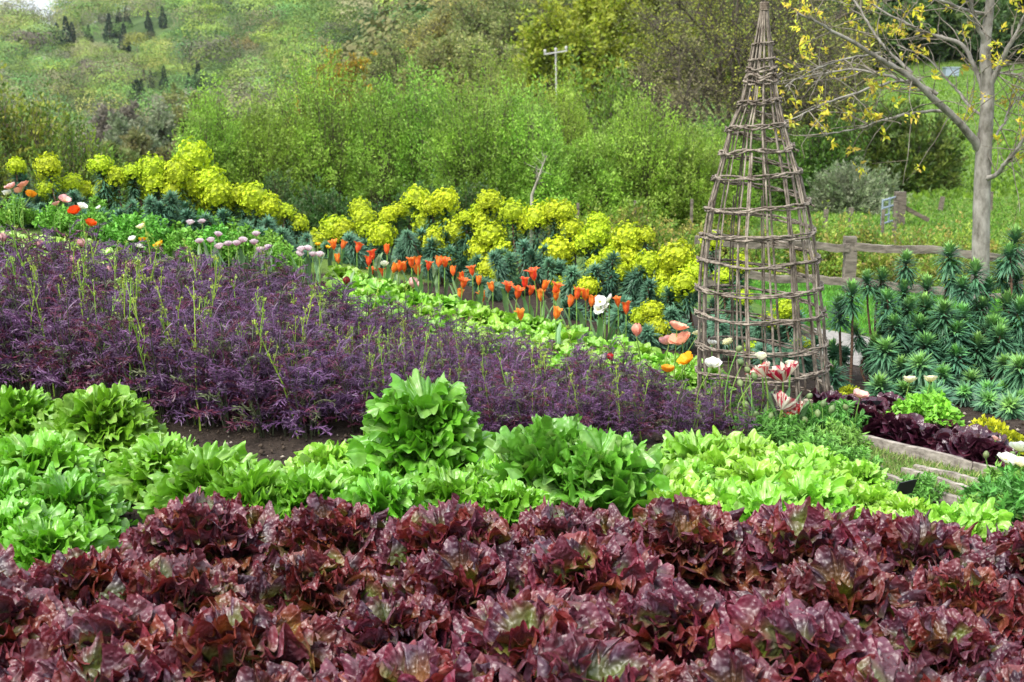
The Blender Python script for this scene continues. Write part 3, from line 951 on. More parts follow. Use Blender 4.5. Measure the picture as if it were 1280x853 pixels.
ORS = [((.80, .10, .03), (.90, .36, .03), (.80, .45, .05)), ((.82, .16, .03), (.92, .42, .05), (.85, .5, .1)), ((.74, .065, .03), (.86, .26, .03), (.75, .40, .05))]
TUL = [tulip_flower(600 + s, .068 + .004 * (s % 3), .0225 + .0015 * (s % 2), ORS[s % 3], flare=(.25, .55, .85, .4, .7, 1.05)[s]) for s in range(6)]
TULPINK = [tulip_flower(610 + s, .06, .024, ((.75, .36, .36), (.85, .62, .52), (.6, .6, .3)), closed=True) for s in range(2)]
TULCORAL = [tulip_flower(614, .07, .027, ((.80, .26, .18), (.85, .45, .33), (.6, .5, .3)), closed=True)]
TULDARK = [tulip_flower(615, .05, .022, ((.18, .01, .02), (.28, .02, .03), (.2, .05, .03)), closed=True)]
TULRED = [tulip_flower(616, .06, .024, ((.45, .015, .03), (.6, .05, .05), (.5, .3, .1)), closed=True)]
DBL = [double_flower(620 + s, .024, (.75, .30, .48), (.88, .80, .80)) for s in range(3)]
DBLW = [double_flower(625, .03, (.70, .72, .45), (.86, .86, .70))]
PARROT = [parrot_flower(630 + s, .055) for s in range(3)]
POP = {
    'white': [poppy_flower(640 + s, .045, (.75, .75, .30), (.88, .88, .82), .6) for s in range(2)],
    'cream': [poppy_flower(644, .045, (.80, .76, .25), (.86, .83, .55), .7)],
    'coral': [poppy_flower(646 + s, .05, (.80, .50, .30), (.86, .42, .29), .6) for s in range(2)],
    'pink': [poppy_flower(649, .048, (.80, .55, .30), (.86, .50, .46), .6)],
    'orange': [poppy_flower(650, .046, (.80, .30, .01), (.85, .36, .02), .6)],
    'flame': [poppy_flower(652 + s, .048, (.75, .18, .01), (.83, .13, .01), .75) for s in range(2)],
    'yellow': [poppy_flower(655, .046, (.80, .42, .01), (.86, .50, .015), .6)],
}
WHITEF = [poppy_flower(658, .03, (.88, .86, .6), (.90, .90, .88), .5, n=6, centre=(.8, .7, .3))]
BLADE = [blade_leaf(660 + s, .19, .026) for s in range(4)]


def bud_mesh(seed):
    mb = MB()
    s = np.linspace(0, 1, 8)
    tube(mb, np.stack([0 * s, 0 * s, s * .026 - .004], 1), .0105 * np.sin(np.clip(s, .04, .97) * PI) ** .6, 8, (.16, .22, .08), bump=.06)
    return mb.mesh('bud', M_STALK)


BUD = bud_mesh(1)


def ferny_mesh(seed, h, spread, n, c, name='ferny_foliage', lw=.35, ll=.045):
    """a clump of cut leaves on many thin stalks"""
    rng = np.random.default_rng(seed)
    mb = MB()
    C, D, K, L = [], [], [], []
    for k in range(n):
        az = rng.uniform(0, 6.28); out = spread * rng.random() ** .6
        tip = np.array([math.cos(az) * out, math.sin(az) * out, h * (1 - .5 * (out / spread) ** 2) * rng.uniform(.6, 1.05)])
        b = np.array([tip[0] * .15, tip[1] * .15, 0])
        segs(mb, [b], [tip], [.002], [.001], 3, np.array(c) * .8)
        d0 = norm((tip - b)[None])[0]
        s = norm(np.cross(d0, rng.normal(0, 1, 3))[None])[0]
        for i in range(7):
            p = b + (tip - b) * (.45 + .55 * i / 6)
            for sg in (-1, 1):
                for q in range(2):
                    C.append(p); D.append(norm((d0 * rng.uniform(.3, .9) + s * sg + rng.normal(0, .35, 3) + np.array([0, 0, -.1]))[None])[0])
                    L.append(ll * rng.uniform(.6, 1.2)); K.append(np.array(c) * rng.uniform(.75, 1.25))
    D = np.array(D)
    diamonds(mb, np.array(C), D, side_of(D, rng), np.array(L), np.array(L) * lw, np.array(K), fold=.2)
    return mb.mesh(name, M_STALK, smooth=False)


FERN = [ferny_mesh(700 + s, .26, .17, 90, (.15, .36, .035), lw=.45, ll=.04) for s in range(3)]
POPLEAF = [ferny_mesh(710 + s, .15, .15, 60, (.12, .30, .045), lw=.34, ll=.036) for s in range(3)]
HERB = [ferny_mesh(720, .15, .13, 70, (.20, .40, .03), lw=.7, ll=.03)]


def sedum_mesh(seed, r):
    rng = np.random.default_rng(seed)
    mb = MB()
    n = 420
    d = norm(rng.normal(0, 1, (n, 3))); d[:, 2] = np.abs(d[:, 2])
    P = d * r * (rng.uniform(.55, 1, (n, 1)) ** .5) * (1 + .15 * wave(rng, d[:, 0] * 4, d[:, 1] * 4, 2, 4))[:, None]
    D = norm(d + rng.normal(0, .6, (n, 3)))
    segs(mb, P * .2, P, .0025, .002, 3, (.2, .28, .03))
    diamonds(mb, P, D, side_of(D, rng), .028, .02, np.array((.42, .47, .015)) * rng.uniform(.75, 1.15, (n, 1)), fold=.2)
    return mb.mesh('sedum', M_BRACT, smooth=False)


SEDUM = [sedum_mesh(730 + s, .13) for s in range(2)]


# --- shrubs and trees
def dome_noise(rng, n=9):
    dirs = norm(rng.normal(0, 1, (n, 3))); amp = rng.uniform(-.28, .28, n); k = rng.uniform(2.5, 6, n)

    def f(d):
        return 1 + sum(a * np.sin(kk * (d @ u) + a * 40) for a, kk, u in zip(amp, k, dirs)) * .5
    return f


def shrub_meshes(seed, w, dp, h, nshoot, per, leaf, cols, twigc=(.5, .45, .4), up=.6, spray=.10, twr=.012, start=.3, lw=.42, base_h=0.0, tipw=1.0, fill=.55):
    """(leaf mesh, twig mesh): shoots curve out from the foot to a lumpy dome; leaves sit along them"""
    rng = np.random.default_rng(seed)
    f = dome_noise(rng)
    az = rng.uniform(0, 2 * PI, nshoot)
    z = rng.uniform(-.12, 1, nshoot) ** 1.0
    rxy = np.sqrt(np.clip(1 - z * z, 0, 1))
    d = np.stack([rxy * np.cos(az), rxy * np.sin(az), z], 1)
    rad = f(d) * (fill + (1 - fill) * rng.random(nshoot) ** .6) * rng.uniform(.9, 1.1, nshoot)
    tip = d * rad[:, None] * np.array([w / 2, dp / 2, h - base_h]) + np.array([0, 0, base_h])
    tip[:, 2] = np.maximum(tip[:, 2], .03 * h)
    foot = np.stack([tip[:, 0] * rng.uniform(.1, .5, nshoot), tip[:, 1] * rng.uniform(.1, .5, nshoot), base_h * .6 + 0 * az], 1)
    ctrl = foot * .45 + tip * .55 + np.stack([0 * az, 0 * az, h * .18 * rng.uniform(-.2, 1, nshoot)], 1)
    ctrl[:, :2] = foot[:, :2] + (tip - foot)[:, :2] * (1 - up) 
    B = lambda t: foot[:, None] * ((1 - t) ** 2)[..., None] + 2 * ctrl[:, None] * ((1 - t) * t)[..., None] + tip[:, None] * (t ** 2)[..., None]
    tb = MB()
    ts = np.linspace(0, 1, 5)[None].repeat(nshoot, 0)
    Q = B(ts)
    for k in range(4):
        segs(tb, Q[:, k], Q[:, k + 1], twr * (1 - k * .22), twr * (1 - (k + 1) * .22), 3, twigc)
    t = start + (1 - start) * rng.random((nshoot, per)) ** .75
    P = B(t).reshape(-1, 3)
    dirn = norm((B(np.clip(t + .05, 0, 1.05)) - B(t - .05)).reshape(-1, 3))
    n = len(P)
    P = P + rng.normal(0, spray, (n, 3)) * np.repeat(1.1 - .8 * t.reshape(-1, 1), 3, 1)
    D = norm(dirn * .8 + rng.normal(0, .65, (n, 3)) + np.array([0, 0, .15]))
    cols = np.array(cols)
    shoot_c = cols[rng.integers(0, len(cols), nshoot)]
    cc = np.repeat(shoot_c, per, 0) * rng.uniform(.7, 1.3, (n, 1))
    lb = MB()
    diamonds(lb, P, D, side_of(D, rng), leaf * rng.uniform(.6, 1.3, n), leaf * lw * rng.uniform(.8, 1.2, n), cc, fold=.15)
    return lb.mesh('crown', M_LEAF, smooth=False), tb.mesh('stems', M_TWIG, smooth=False)


def tree_meshes(seed, H, w, trunk_h, trunk_r, nlimb, ntwig, nfine, leaf, per, cols, bark=(.5, .47, .42), lean=0., tw=.012, droop=.0, lw=.6, base_frac=.25, mat=None, wander=.10):
    """(leaf mesh, wood mesh): trunk, curving limbs to a lumpy crown, twigs off the limbs, leaves at the twig ends"""
    rng = np.random.default_rng(seed)
    f = dome_noise(rng)
    tb = MB()
    tp = np.array([[0, 0, -.2], [lean * .2, 0, trunk_h * .5], [lean * .5, 0.02 * H, trunk_h], [lean, 0, H * .75]])
    tp = np.stack([np.interp(np.linspace(0, 3, 10), np.arange(4), tp[:, k]) for k in range(3)], 1)
    tp[1:-1, :2] += rng.normal(0, .012 * H, (8, 2))
    tube(tb, tp, np.linspace(trunk_r * 1.15, trunk_r * .25, 10), 8, bark, bump=.05)
    cen = np.array([lean, 0, H * (base_frac + .5 * (1 - base_frac))])
    half = np.array([w / 2, w / 2, H * .5 * (1 - base_frac)])
    pts, dirs = [], []
    for k in range(nlimb):
        s = rng.uniform(.25, .95)
        a = np.array([np.interp(s * 9, np.arange(10), tp[:, q]) for q in range(3)])
        d = rng.normal(0, 1, 3); d[2] = d[2] * .7 + .25 - .2 * droop; d /= np.linalg.norm(d)
        tip = cen + d * half * f(d[None])[0] * rng.uniform(.75, 1.0)
        t = np.linspace(0, 1, 9)[:, None]
        ctrl = a * .4 + tip * .6 + np.array([0, 0, .12 * H * rng.uniform(-.3, 1)])
        c = a * (1 - t) ** 2 + 2 * ctrl * t * (1 - t) + tip * t ** 2
        c[1:-1] += rng.normal(0, .012 * H, (7, 3))
        tube(tb, c, np.linspace(trunk_r * .38, tw * 1.3, 9), 5, bark)
        pts.append(c[3:]); dirs.append(np.gradient(c, axis=0)[3:])
    pts = np.concatenate(pts); dirs = norm(np.concatenate(dirs))
    ix = rng.integers(0, len(pts), ntwig)
    A = pts[ix]
    out = norm(dirs[ix] * .7 + rng.normal(0, .6, (ntwig, 3)) + np.array([0, 0, .15 - droop]))
    L = w * wander * rng.uniform(.5, 1.5, ntwig)
    M = A + out * L[:, None] * .5 + rng.normal(0, .02 * w, (ntwig, 3))
    E = A + out * L[:, None]
    segs(tb, A, M, tw, tw * .7, 3, bark); segs(tb, M, E, tw * .7, tw * .4, 3, bark)
    jx = rng.integers(0, ntwig, nfine)
    tt = rng.uniform(.3, 1, (nfine, 1))
    A2 = A[jx] * (1 - tt) + E[jx] * tt
    o2 = norm(out[jx] * .6 + rng.normal(0, .6, (nfine, 3)) + np.array([0, 0, .15 - droop]))
    E2 = A2 + o2 * w * wander * .5 * rng.uniform(.5, 1.4, (nfine, 1))
    segs(tb, A2, E2, tw * .45, tw * .25, 3, bark)
    wood = tb.mesh('trunk', M_TWIG, smooth=True)
    if not per:
        return None, wood
    ends = np.concatenate([E, E2]); od = np.concatenate([out, o2])
    n = len(ends) * per
    P = np.repeat(ends, per, 0) + rng.normal(0, w * wander * .16, (n, 3))
    D = norm(np.repeat(od, per, 0) + rng.normal(0, .8, (n, 3)))
    cols = np.array(cols)
    cc = np.repeat(cols[rng.integers(0, len(cols), len(ends))], per, 0) * rng.uniform(.7, 1.3, (n, 1))
    lb = MB()
    diamonds(lb, P, D, side_of(D, rng), leaf * rng.uniform(.6, 1.3, n), leaf * lw, cc, fold=.15)
    return lb.mesh('crown', mat or M_LEAF, smooth=False), wood
# ------------------------------------------------------------------ labels
_ONE = 'first second third fourth fifth sixth seventh eighth ninth tenth eleventh twelfth thirteenth fourteenth fifteenth sixteenth seventeenth eighteenth nineteenth'.split()
_TEN = {2: 'twenty', 3: 'thirty', 4: 'forty', 5: 'fifty', 6: 'sixty', 7: 'seventy', 8: 'eighty', 9: 'ninety'}


def ordw(n):
    if n < 20: return _ONE[n - 1]
    t, u = divmod(n, 10)
    if t >= 10: return 'hundred-and-' + ordw(n - 100) if n > 100 else 'hundredth'
    return _TEN[t] + ('-' + _ONE[u - 1] if u else 'ieth') if u else _TEN[t][:-1] + 'ieth'


def label_row(objs, fmt, cat, group):
    """objects of one row, labelled by their place along it; fmt has {n}"""
    objs = sorted(objs, key=lambda o: project(o.matrix_basis.translation)[0])
    for k, o in enumerate(objs):
        tag(o, fmt.format(n=ordw(k + 1)), cat, group)


def J(a, b):
    return float(RNG.uniform(a, b))


def put(name, meshes, p, s=1.0, tilt=.08, sink=.0):
    m = meshes[int(RNG.integers(0, len(meshes)))]
    return link(name, m, None, (p[0], p[1], p[2] - sink), (J(-tilt, tilt), J(-tilt, tilt), J(0, 6.28)), s)


# ------------------------------------------------------------------ red lettuces, three rows
rows = [(3.38, .33, .10), (3.04, .32, -.06), (2.70, .31, .12), (2.38, .31, .0)]
rowname = ['back row of its bed', 'second row from the back', 'third row from the back', 'row at the bottom edge']
for (d, stp, off), rn in zip(rows, rowname):
    hw = .43 * d + .1
    xs = np.arange(-hw + off * .5, hw, stp)
    got = []
    for x in xs:
        X, Y = x + J(-.035, .035), d - .05 * abs(x) + J(-.07, .07)
        if d > 3.3 and X < -1.12: continue
        if abs(d - 3.04) < .01 and .45 < X < .72: continue
        got.append(put('red_lettuce', RED, (X, Y, gz(X, Y)), J(1.05, 1.28), .14, .015))
    label_row(got, 'frilly burgundy lettuce, {n} from the left in the ' + rn, 'lettuce', 'red lettuces in the front bed')

# ------------------------------------------------------------------ green lettuces
gl = []
for (px, py, s, kind, lab) in [
    (20, 545, 1.0, 'g', 'loose green lettuce by the left edge, touching the purple mizuna'),
    (128, 556, 1.12, 'g', 'tall glossy green lettuce standing beside the left end of the mizuna'),
    (48, 618, 1.08, 'g', 'broad green lettuce in the middle of the leftmost clump'),
    (2, 660, .95, 'g', 'green lettuce cut by the left edge above the red lettuces'),
    (85, 668, .98, 'g', 'bright green lettuce just behind the leftmost burgundy lettuces'),
    (8, 702, 1.0, 'g', 'green lettuce at the left edge beside the burgundy bed'),
    (62, 722, .95, 'g', 'lowest green lettuce of the leftmost clump, wedged between burgundy heads'),
    (205, 612, 1.0, 'g', 'rounded green lettuce left of the bare soil gap below the mizuna'),
    (262, 640, 1.05, 'g', 'full green lettuce at the middle of the long green mound'),
    (318, 652, .98, 'g', 'broad-leaved green lettuce ending the long green mound'),
    (243, 672, .58, 'f', 'small young green lettuce alone at the edge of the bare soil'),
    (412, 606, .9, 'f', 'frilly green lettuce right of the soil gap beneath the mizuna'),
    (455, 630, .9, 'f', 'low frilly green lettuce below the tall bolting mound'),
    (390, 655, .9, 'g', 'pale green lettuce touching the burgundy row, left of centre'),
    (476, 668, .92, 'g', 'jagged green lettuce at the centre front of the green row'),
    (530, 610, 1.2, 't', 'tall bolting green lettuce mound in front of the mizuna'),
    (562, 655, .9, 'g', 'green lettuce between the tall mound and the burgundy row'),
    (612, 640, .9, 'g', 'green lettuce in the gap between the tall mound and the romaine'),
    (632, 664, .82, 'g', 'low green lettuce before the romaine by the burgundy row'),
    (690, 630, 1.06, 'r', 'large upright romaine lettuce, the left of the pair at centre'),
    (752, 642, .98, 'r', 'large upright romaine lettuce, the right of the pair at centre'),
    (815, 634, .95, 'f', 'frilly lettuce directly right of the big romaine pair')]:
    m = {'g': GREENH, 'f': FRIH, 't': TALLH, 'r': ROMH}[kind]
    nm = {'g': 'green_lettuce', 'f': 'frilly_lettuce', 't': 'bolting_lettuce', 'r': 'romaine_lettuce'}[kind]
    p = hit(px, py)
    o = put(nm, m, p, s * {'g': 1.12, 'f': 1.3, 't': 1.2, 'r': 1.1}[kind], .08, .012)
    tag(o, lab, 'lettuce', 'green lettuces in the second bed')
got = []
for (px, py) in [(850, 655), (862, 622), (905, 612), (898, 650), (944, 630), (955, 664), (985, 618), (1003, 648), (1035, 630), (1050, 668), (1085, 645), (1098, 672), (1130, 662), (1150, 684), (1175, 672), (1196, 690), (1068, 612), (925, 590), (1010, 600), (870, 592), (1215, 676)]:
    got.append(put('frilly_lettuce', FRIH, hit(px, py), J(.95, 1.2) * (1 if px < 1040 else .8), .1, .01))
label_row(got, 'small frilly bright green lettuce below the obelisk, {n} from the left', 'lettuce', 'frilly green lettuces below the obelisk')

# ------------------------------------------------------------------ purple mizuna
fx = [-100, 0, 200, 330, 450, 570, 740, 920]
fd = [5.6, 5.45, 4.98, 4.80, 4.76, 4.72, 4.70, 4.68]
bd = [6.25, 6.25, 6.2, 6.1, 6.0, 5.75, 5.25, 4.80]
hh = [.98, .98, .97, .92, .68, .54, .56, .36]
miz = []
for px in np.arange(-30, 945, 26.0):
    f0, b0 = np.interp(px, fx, fd), np.interp(px, fx, bd)
    nrow = max(1, int(round((b0 - f0) / .21)) + 1)
    for k in range(nrow):
        ppx = px + J(-12, 12)
        d = f0 + (b0 - f0) * (k / max(1, nrow - 1)) + J(-.05, .05)
        if k % 2: ppx += 13
        if k == 0 and 395 < ppx < 440: continue
        p = on_ground(ppx, d)
        s = np.interp(px, fx, hh) * J(.85, 1.12)
        e = link('mizuna_plant', None, None, p, (J(-.08, .08), J(-.08, .08), J(0, 6.28)), (s * .92, s * .92, s * 1.06))
        link('leaves', MIZ[int(RNG.integers(0, 6))], e)
        for q in range(int(RNG.integers(0, 4)) if k < 3 else int(RNG.integers(0, 2))):
            link('flower_stalk', STK[int(RNG.integers(0, 7))], e, (J(-.07, .07), J(-.07, .07), 0), (J(-.12, .12), J(-.12, .12), J(0, 6.28)), J(.8, 1.25))
        miz.append((k == 0, e))
label_row([e for f, e in miz if f], 'feathery purple mizuna on the front edge of its bed, {n} from the left', 'mizuna', 'mizuna along the front edge')
for f, e in miz:
    if not f: tag(e, 'feathery purple mizuna standing among others behind the front edge of its bed', 'mizuna', 'mizuna inside the purple bed')

# ------------------------------------------------------------------ light green lettuce band, pale lettuces, small dark ones


def tul_d(px):
    return 7.35 - (px - 417) / 366 * 1.1


for k, (off, nm) in enumerate([(.12, 'row among the orange tulips'), (.29, 'second row from the orange tulips'), (.46, 'third row from the orange tulips'), (.64, 'fourth row from the orange tulips'), (.82, 'row next to the purple mizuna')]):
    got = []
    for px in np.arange(425 + 12 * (k % 2), 905 - 10 * k, 27):
        d = tul_d(px) - off + J(-.04, .04)
        if px > 800: d = max(d, 5.35 + .1 * k)
        got.append(put('light_green_lettuce', SMALLH, on_ground(px + J(-6, 6), d), J(.95, 1.25), .1, .005))
    label_row(got, 'small light green lettuce, {n} from the left in the ' + nm, 'lettuce', 'light green lettuces below the tulips')
for k, nm in enumerate(['nearest the mizuna', 'in the middle', 'nearest the poppies']):
    got = [put('pale_lettuce', PALEH, on_ground(px + J(-6, 6), 6.55 + .2 * k + J(-.04, .04)), J(.9, 1.15), .12, .005) for px in np.arange(-10, 225 - 25 * k, 27)]
    label_row(got, 'small pale variegated lettuce, {n} from the left in the row ' + nm, 'lettuce', 'pale lettuces at the upper left')
got = [put('red_lettuce', REDSMALL, on_ground(px, d), s, .1) for px, d, s in [(236, 7.0, .8), (262, 6.9, 1.0), (278, 6.95, .7)]]
for o, l in zip(got, ['small bronze lettuce beside the narrow board, left of the trio', 'largest small crimson lettuce beside the narrow board', 'small crimson lettuce at the end of the narrow board']):
    tag(o, l, 'lettuce', 'small red lettuces by the board')
bx = lambda a, b, w_, h_, lab, up=0: None
dl = []
for (px, py) in [(1050, 535), (1078, 541), (1105, 549), (1132, 556), (1158, 563), (1184, 571), (1208, 579), (1230, 586), (1062, 522), (1092, 530), (1120, 538), (1148, 547), (1176, 556), (1202, 565), (1226, 573), (1110, 524), (1036, 520)]:
    dl.append(put('dark_red_lettuce', DARKH, hit(px, py), J(.9, 1.15), .12, .005))
label_row(dl, 'small dark wine-red lettuce behind the wooden edging, {n} from the left', 'lettuce', 'dark lettuces behind the edging board')


# ------------------------------------------------------------------ boards, slate labels, stakes
def board(a, b, h, th, lab, zoff=0.0, c=(1, 1, 1)):
    a, b = np.array(a, float), np.array(b, float)
    o = (a + b) / 2
    mb = MB()
    rough_bar(mb, a - o + [0, 0, h / 2 + zoff], b - o + [0, 0, h / 2 + zoff], th, h, c, n=24, jit=.03, wob=.001)
    tag(link('edging_board', mb.mesh('edging_board', M_BOARD, smooth=False), None, o), lab, 'board', 'wooden edging boards of the beds')


board(hit(1052, 553), hit(1262, 606), .055, .022, 'long weathered edging board holding the dark lettuce bed', -.01)
board(hit(1085, 600), hit(1212, 641), .04, .02, 'thin edging board beside the frilly green lettuces')
board(hit(1128, 597), hit(1240, 632), .035, .02, 'loose grey batten lying on the grass, the lower of two', 0, (1.1, 1.1, 1.1))
board(hit(1142, 592), hit(1232, 612), .03, .02, 'loose grey batten lying on the grass, the upper of two', 0, (1.1, 1.1, 1.1))
board(on_ground(208, 6.95), on_ground(275, 6.75), .03, .02, 'narrow board beside the small red lettuces at the upper bed')


def slate(p, w_, h_, rz, rx, lab):
    e = link('plant_label', None, None, p, (0, 0, rz))
    mb = MB()
    v = np.array([[-w_ / 2, 0, .06], [w_ / 2, 0, .06], [w_ / 2, 0, .06 + h_], [w_ * .3, 0, .06 + h_ * 1.04], [-w_ / 2, 0, .06 + h_]])
    v2 = v + [0, .004, 0]
    V = np.concatenate([v, v2]); V[:, 1] += (V[:, 2] - .06) * math.tan(rx)
    mb.add(V, [[0, 1, 2, 3], [6, 5, 9, 8]], (1, 1, 1)); mb.add(V, [[0, 3, 4], [5 + 1, 5 + 3, 5 + 2]][:1] + [[5, 9, 8]][:1], (1, 1, 1))
    mb.add(V, [[i, (i + 1) % 5, (i + 1) % 5 + 5, i + 5] for i in range(5)], (1, 1, 1))
    link('slate_plate', mb.mesh('slate_plate', M_SLATE, smooth=False), e)
    m2 = MB(); tube(m2, [[0, .006, -.05], [0, .006, .09]], .004, 6, (1, 1, 1))
    link('stake', m2.mesh('stake', M_SLATE), e)
    tag(e, lab, 'plant label', 'black slate plant labels')


slate(hit(1128, 642), .075, .05, .5, -.35, 'tilted blank black slate label among the frilly green lettuces')
slate(hit(1088, 530), .085, .035, -.1, -.2, 'wide blank black slate label among the dark wine-red lettuces')

for p, lab in ((hit(897, 505), 'short square wooden stake at the left foot of the obelisk'), (hit(1008, 521), 'short square wooden stake at the right foot of the obelisk')):
    mb = MB(); rough_bar(mb, (0, 0, -.05), (0, 0, .07), .034, .034, (1.2, 1.15, 1.0), n=5, jit=.02)
    tag(link('wooden_stake', mb.mesh('wooden_stake', M_BOARD, smooth=False), None, p, (0, 0, J(0, 1))), lab, 'stake', 'wooden stakes at the obelisk foot')

# ------------------------------------------------------------------ willow obelisk
OB = hit(953, 500)
OY = OB[1]
prof = np.array([(8, 4.2, 955.6), (30, 7.5, 954.6), (55, 11.5, 953.7), (100, 18.5, 951.5), (130, 24.5, 950), (160, 36, 947), (190, 44, 947), (220, 53, 947.5), (250, 61, 947.5), (290, 68, 947), (325, 73, 948),
                 (360, 76, 948.5), (395, 78, 950), (430, 79, 951), (460, 80, 953), (490, 82, 955), (512, 82, 955)])


def ob_point(py):
    c, hw = np.interp(py, prof[:, 0], prof[:, 2]), np.interp(py, prof[:, 0], prof[:, 1])
    p = at(c, py, OY)
    f = p[1] * cp - (p[2] - CAM_H) * sp
    return p - OB, hw / FPX * f


ob = link('willow_obelisk', None, None, OB)
tag(ob, 'tall woven willow obelisk tapering to a bound tip, standing in the bed', 'obelisk')
PYS = np.array([512, 490, 460, 430, 395, 360, 325, 290, 250, 220, 190, 160, 130, 100, 55, 30, 2])
NU = 20
for k in range(NU):
    th = k * 2 * PI / NU + RNG.normal(0, .06)
    pts = []
    dth = RNG.normal(0, .12)
    for i, py in enumerate(PYS):
        c, R = ob_point(py)
        R = R - .004 + RNG.normal(0, .0018)
        a = th + dth * i / 16
        pts.append([c[0] + R * math.cos(a), c[1] + R * math.sin(a), max(c[2], -.04)])
    mb = MB()
    rad = np.linspace(.0054, .0033, len(pts)) * RNG.uniform(.8, 1.15)
    shade = np.array((1, 1, 1)) * RNG.uniform(.75, 1.25)
    tube(mb, pts, rad, 7, shade, bump=.07)
    if k % 2 == 0:   # a second, thinner rod tied alongside
        q = np.array(pts) + np.array([math.cos(th + .9), math.sin(th + .9), 0]) * .011 + RNG.normal(0, .002, (len(pts), 3))
        tube(mb, q[:int(RNG.integers(9, 16))], rad[:len(q[:int(17)])][0] * .75, 6, shade * RNG.uniform(.8, 1.2), bump=.07)
    link('upright', mb.mesh('upright', M_WILLOW), ob)

bands = [(56, 52), (76, 72), (88, 86), (96, 94), (104, 101), (130, 124), (161, 154), (191, 183), (222, 213), (262, 250), (294, 287), (325, 321), (360, 356), (391, 388), (430, 425), (462, 452), (492, 488), (507, 505)]
for bi, (yl, yr) in enumerate(bands):
    yr2 = bands[bi + 1][1] if bi + 1 < len(bands) else yr
    if bi in (0, 1, 2, 3, 4): yr2 = yr + 4
    mb = MB()
    nst = 1 if bi < 2 else (2 if bi < 5 else 4)
    for s_ in range(nst):
        pts = []
        n = 110
        ph = RNG.uniform(0, 6.28)
        sw = RNG.uniform(4, 9)
        for t in np.linspace(-.03, 1.03, n):
            # t 0..0.5: front, from the left to the right; 0.5..1: back, from the left round to the right
            if t <= .5:
                a = PI + PI * (t / .5); y = yl + (yr - yl) * (t / .5)
            else:
                u = (t - .5) / .5; a = PI - PI * u + 2 * PI; y = yl + (yr2 - yl) * u
            pts.append((a, y, t))
        for half in (0, 1):
            seg = [p for p in pts if (p[2] <= .5) == (half == 0)]
            P = []
            for (a, y, t) in seg:
                c, R = ob_point(y)
                wv = .0075 * math.sin(a * NU / 2 + s_ * PI * .5 + ph * .2) * min(1, R * 14)
                dz = (.009 * math.sin(a * sw * .5 + s_ * 2 * PI / max(nst, 1) + ph) if nst > 1 else 0)
                P.append([c[0] + (R + .003 + wv) * math.cos(a), c[1] + (R + .003 + wv) * math.sin(a), c[2] + dz])
            P = np.array(P) + RNG.normal(0, .0011, (len(P), 3))
            if RNG.random() < .35:                                   # a cut end sticking out
                P[-1] += norm((P[-1] - P[-3])[None])[0] * .03
            tube(mb, P, RNG.uniform(.0030, .0048), 6, np.array((1, 1, 1)) * RNG.uniform(.7, 1.2), bump=.1)
    link('woven_band', mb.mesh('woven_band', M_WILLOW), ob)
mb = MB()
c, R = ob_point(8)
for k in range(5):
    a = np.linspace(0, 2 * PI, 20)
    tube(mb, np.stack([c[0] + .017 * np.cos(a), c[1] + .017 * np.sin(a), c[2] - .012 + k * .006 + .002 * np.sin(a)], 1), .0034, 5, (.9, .85, .8))
link('top_binding', mb.mesh('top_binding', M_WILLOW), ob)

# ------------------------------------------------------------------ tulips
stem_cache = {}


def stem(h, r=.0035, c=(.16, .30, .05), bend=.05):
    k = (round(h / .03), r)
    if k not in stem_cache:
        stem_cache[k] = stem_mesh(len(stem_cache) + 900, max(.03, round(h / .03) * .03), r, c, bend)
    return stem_cache[k]


def flower(name, px, py, d, meshes, s=1.0, fz=.02, leaves=2, tilt=.2, stemr=.0035, leafmesh=None, face=None, gmin=.05, bend=.05):
    """the flower's middle stands at pixel px,py and depth d; the stem runs down to the soil"""
    p = at(px, py, d)
    g = gz(p[0], p[1])
    top = max(p[2] - fz * s, g + gmin)
    h = top - g
    hs = max(.03, round(h / .03) * .03)
    e = link(name, None, None, (p[0], p[1], top - hs))
    link('stem', stem(h, stemr, bend=bend), e)
    rx, ry = J(-tilt, tilt), J(-tilt, tilt)
    if face: rx, ry = face
    fm = meshes[int(RNG.integers(0, len(meshes)))]
    fo = link('flower', fm[0] if isinstance(fm, tuple) else fm, e, (0, 0, hs), (rx, ry, J(0, 6.28)), s)
    if isinstance(fm, tuple): link('stamens', fm[1], fo)
    for k in range(leaves):
        link('leaf', (leafmesh or BLADE)[int(RNG.integers(0, 4))], e, (0, 0, max(0, hs - h)), (0, 0, J(0, 6.28)), J(.75, 1.15))
    return e


OT = [(417.5, 306.7), (427, 306.7), (446, 310.7), (423, 324), (483.6, 312.6), (466.7, 319.6), (461, 327.6), (463.7, 340.5), (476.7, 345.5), (491, 335.6), (498.6, 333.6), (505.6, 334.6), (514.5, 329.6), (522.5, 328.6), (523, 339),
      (535, 333.6), (548.4, 328.6), (555.8, 329.6), (566.4, 339.6), (577.3, 347.5), (578, 355.5), (591, 340), (598, 351.5), (573.7, 368.5), (603.6, 371.5), (616, 359.5), (635, 360.5), (646, 367.5), (656, 355), (662, 364.5),
      (668, 344.6), (679, 357.5), (676, 370.5), (692.7, 361.5), (695, 370.5), (711.6, 377.5), (720.6, 368.5), (732, 369.5), (739, 377.5), (772.8, 378.5), (783, 386.4), (651, 394), (694.6, 393)]
got = [flower('orange_tulip', px, py, tul_d(px) + J(-.06, .06) - (.5 if py > 390 else 0), TUL, J(.8, 1.02), .03, leaves=1, tilt=.3) for px, py in OT]
label_row(got, 'orange lily-flowered tulip, {n} from the left along the tulip band', 'tulip', 'orange tulips behind the light green lettuces')


def single(e, lab, cat, group=None):
    tag(e, lab, cat, group)


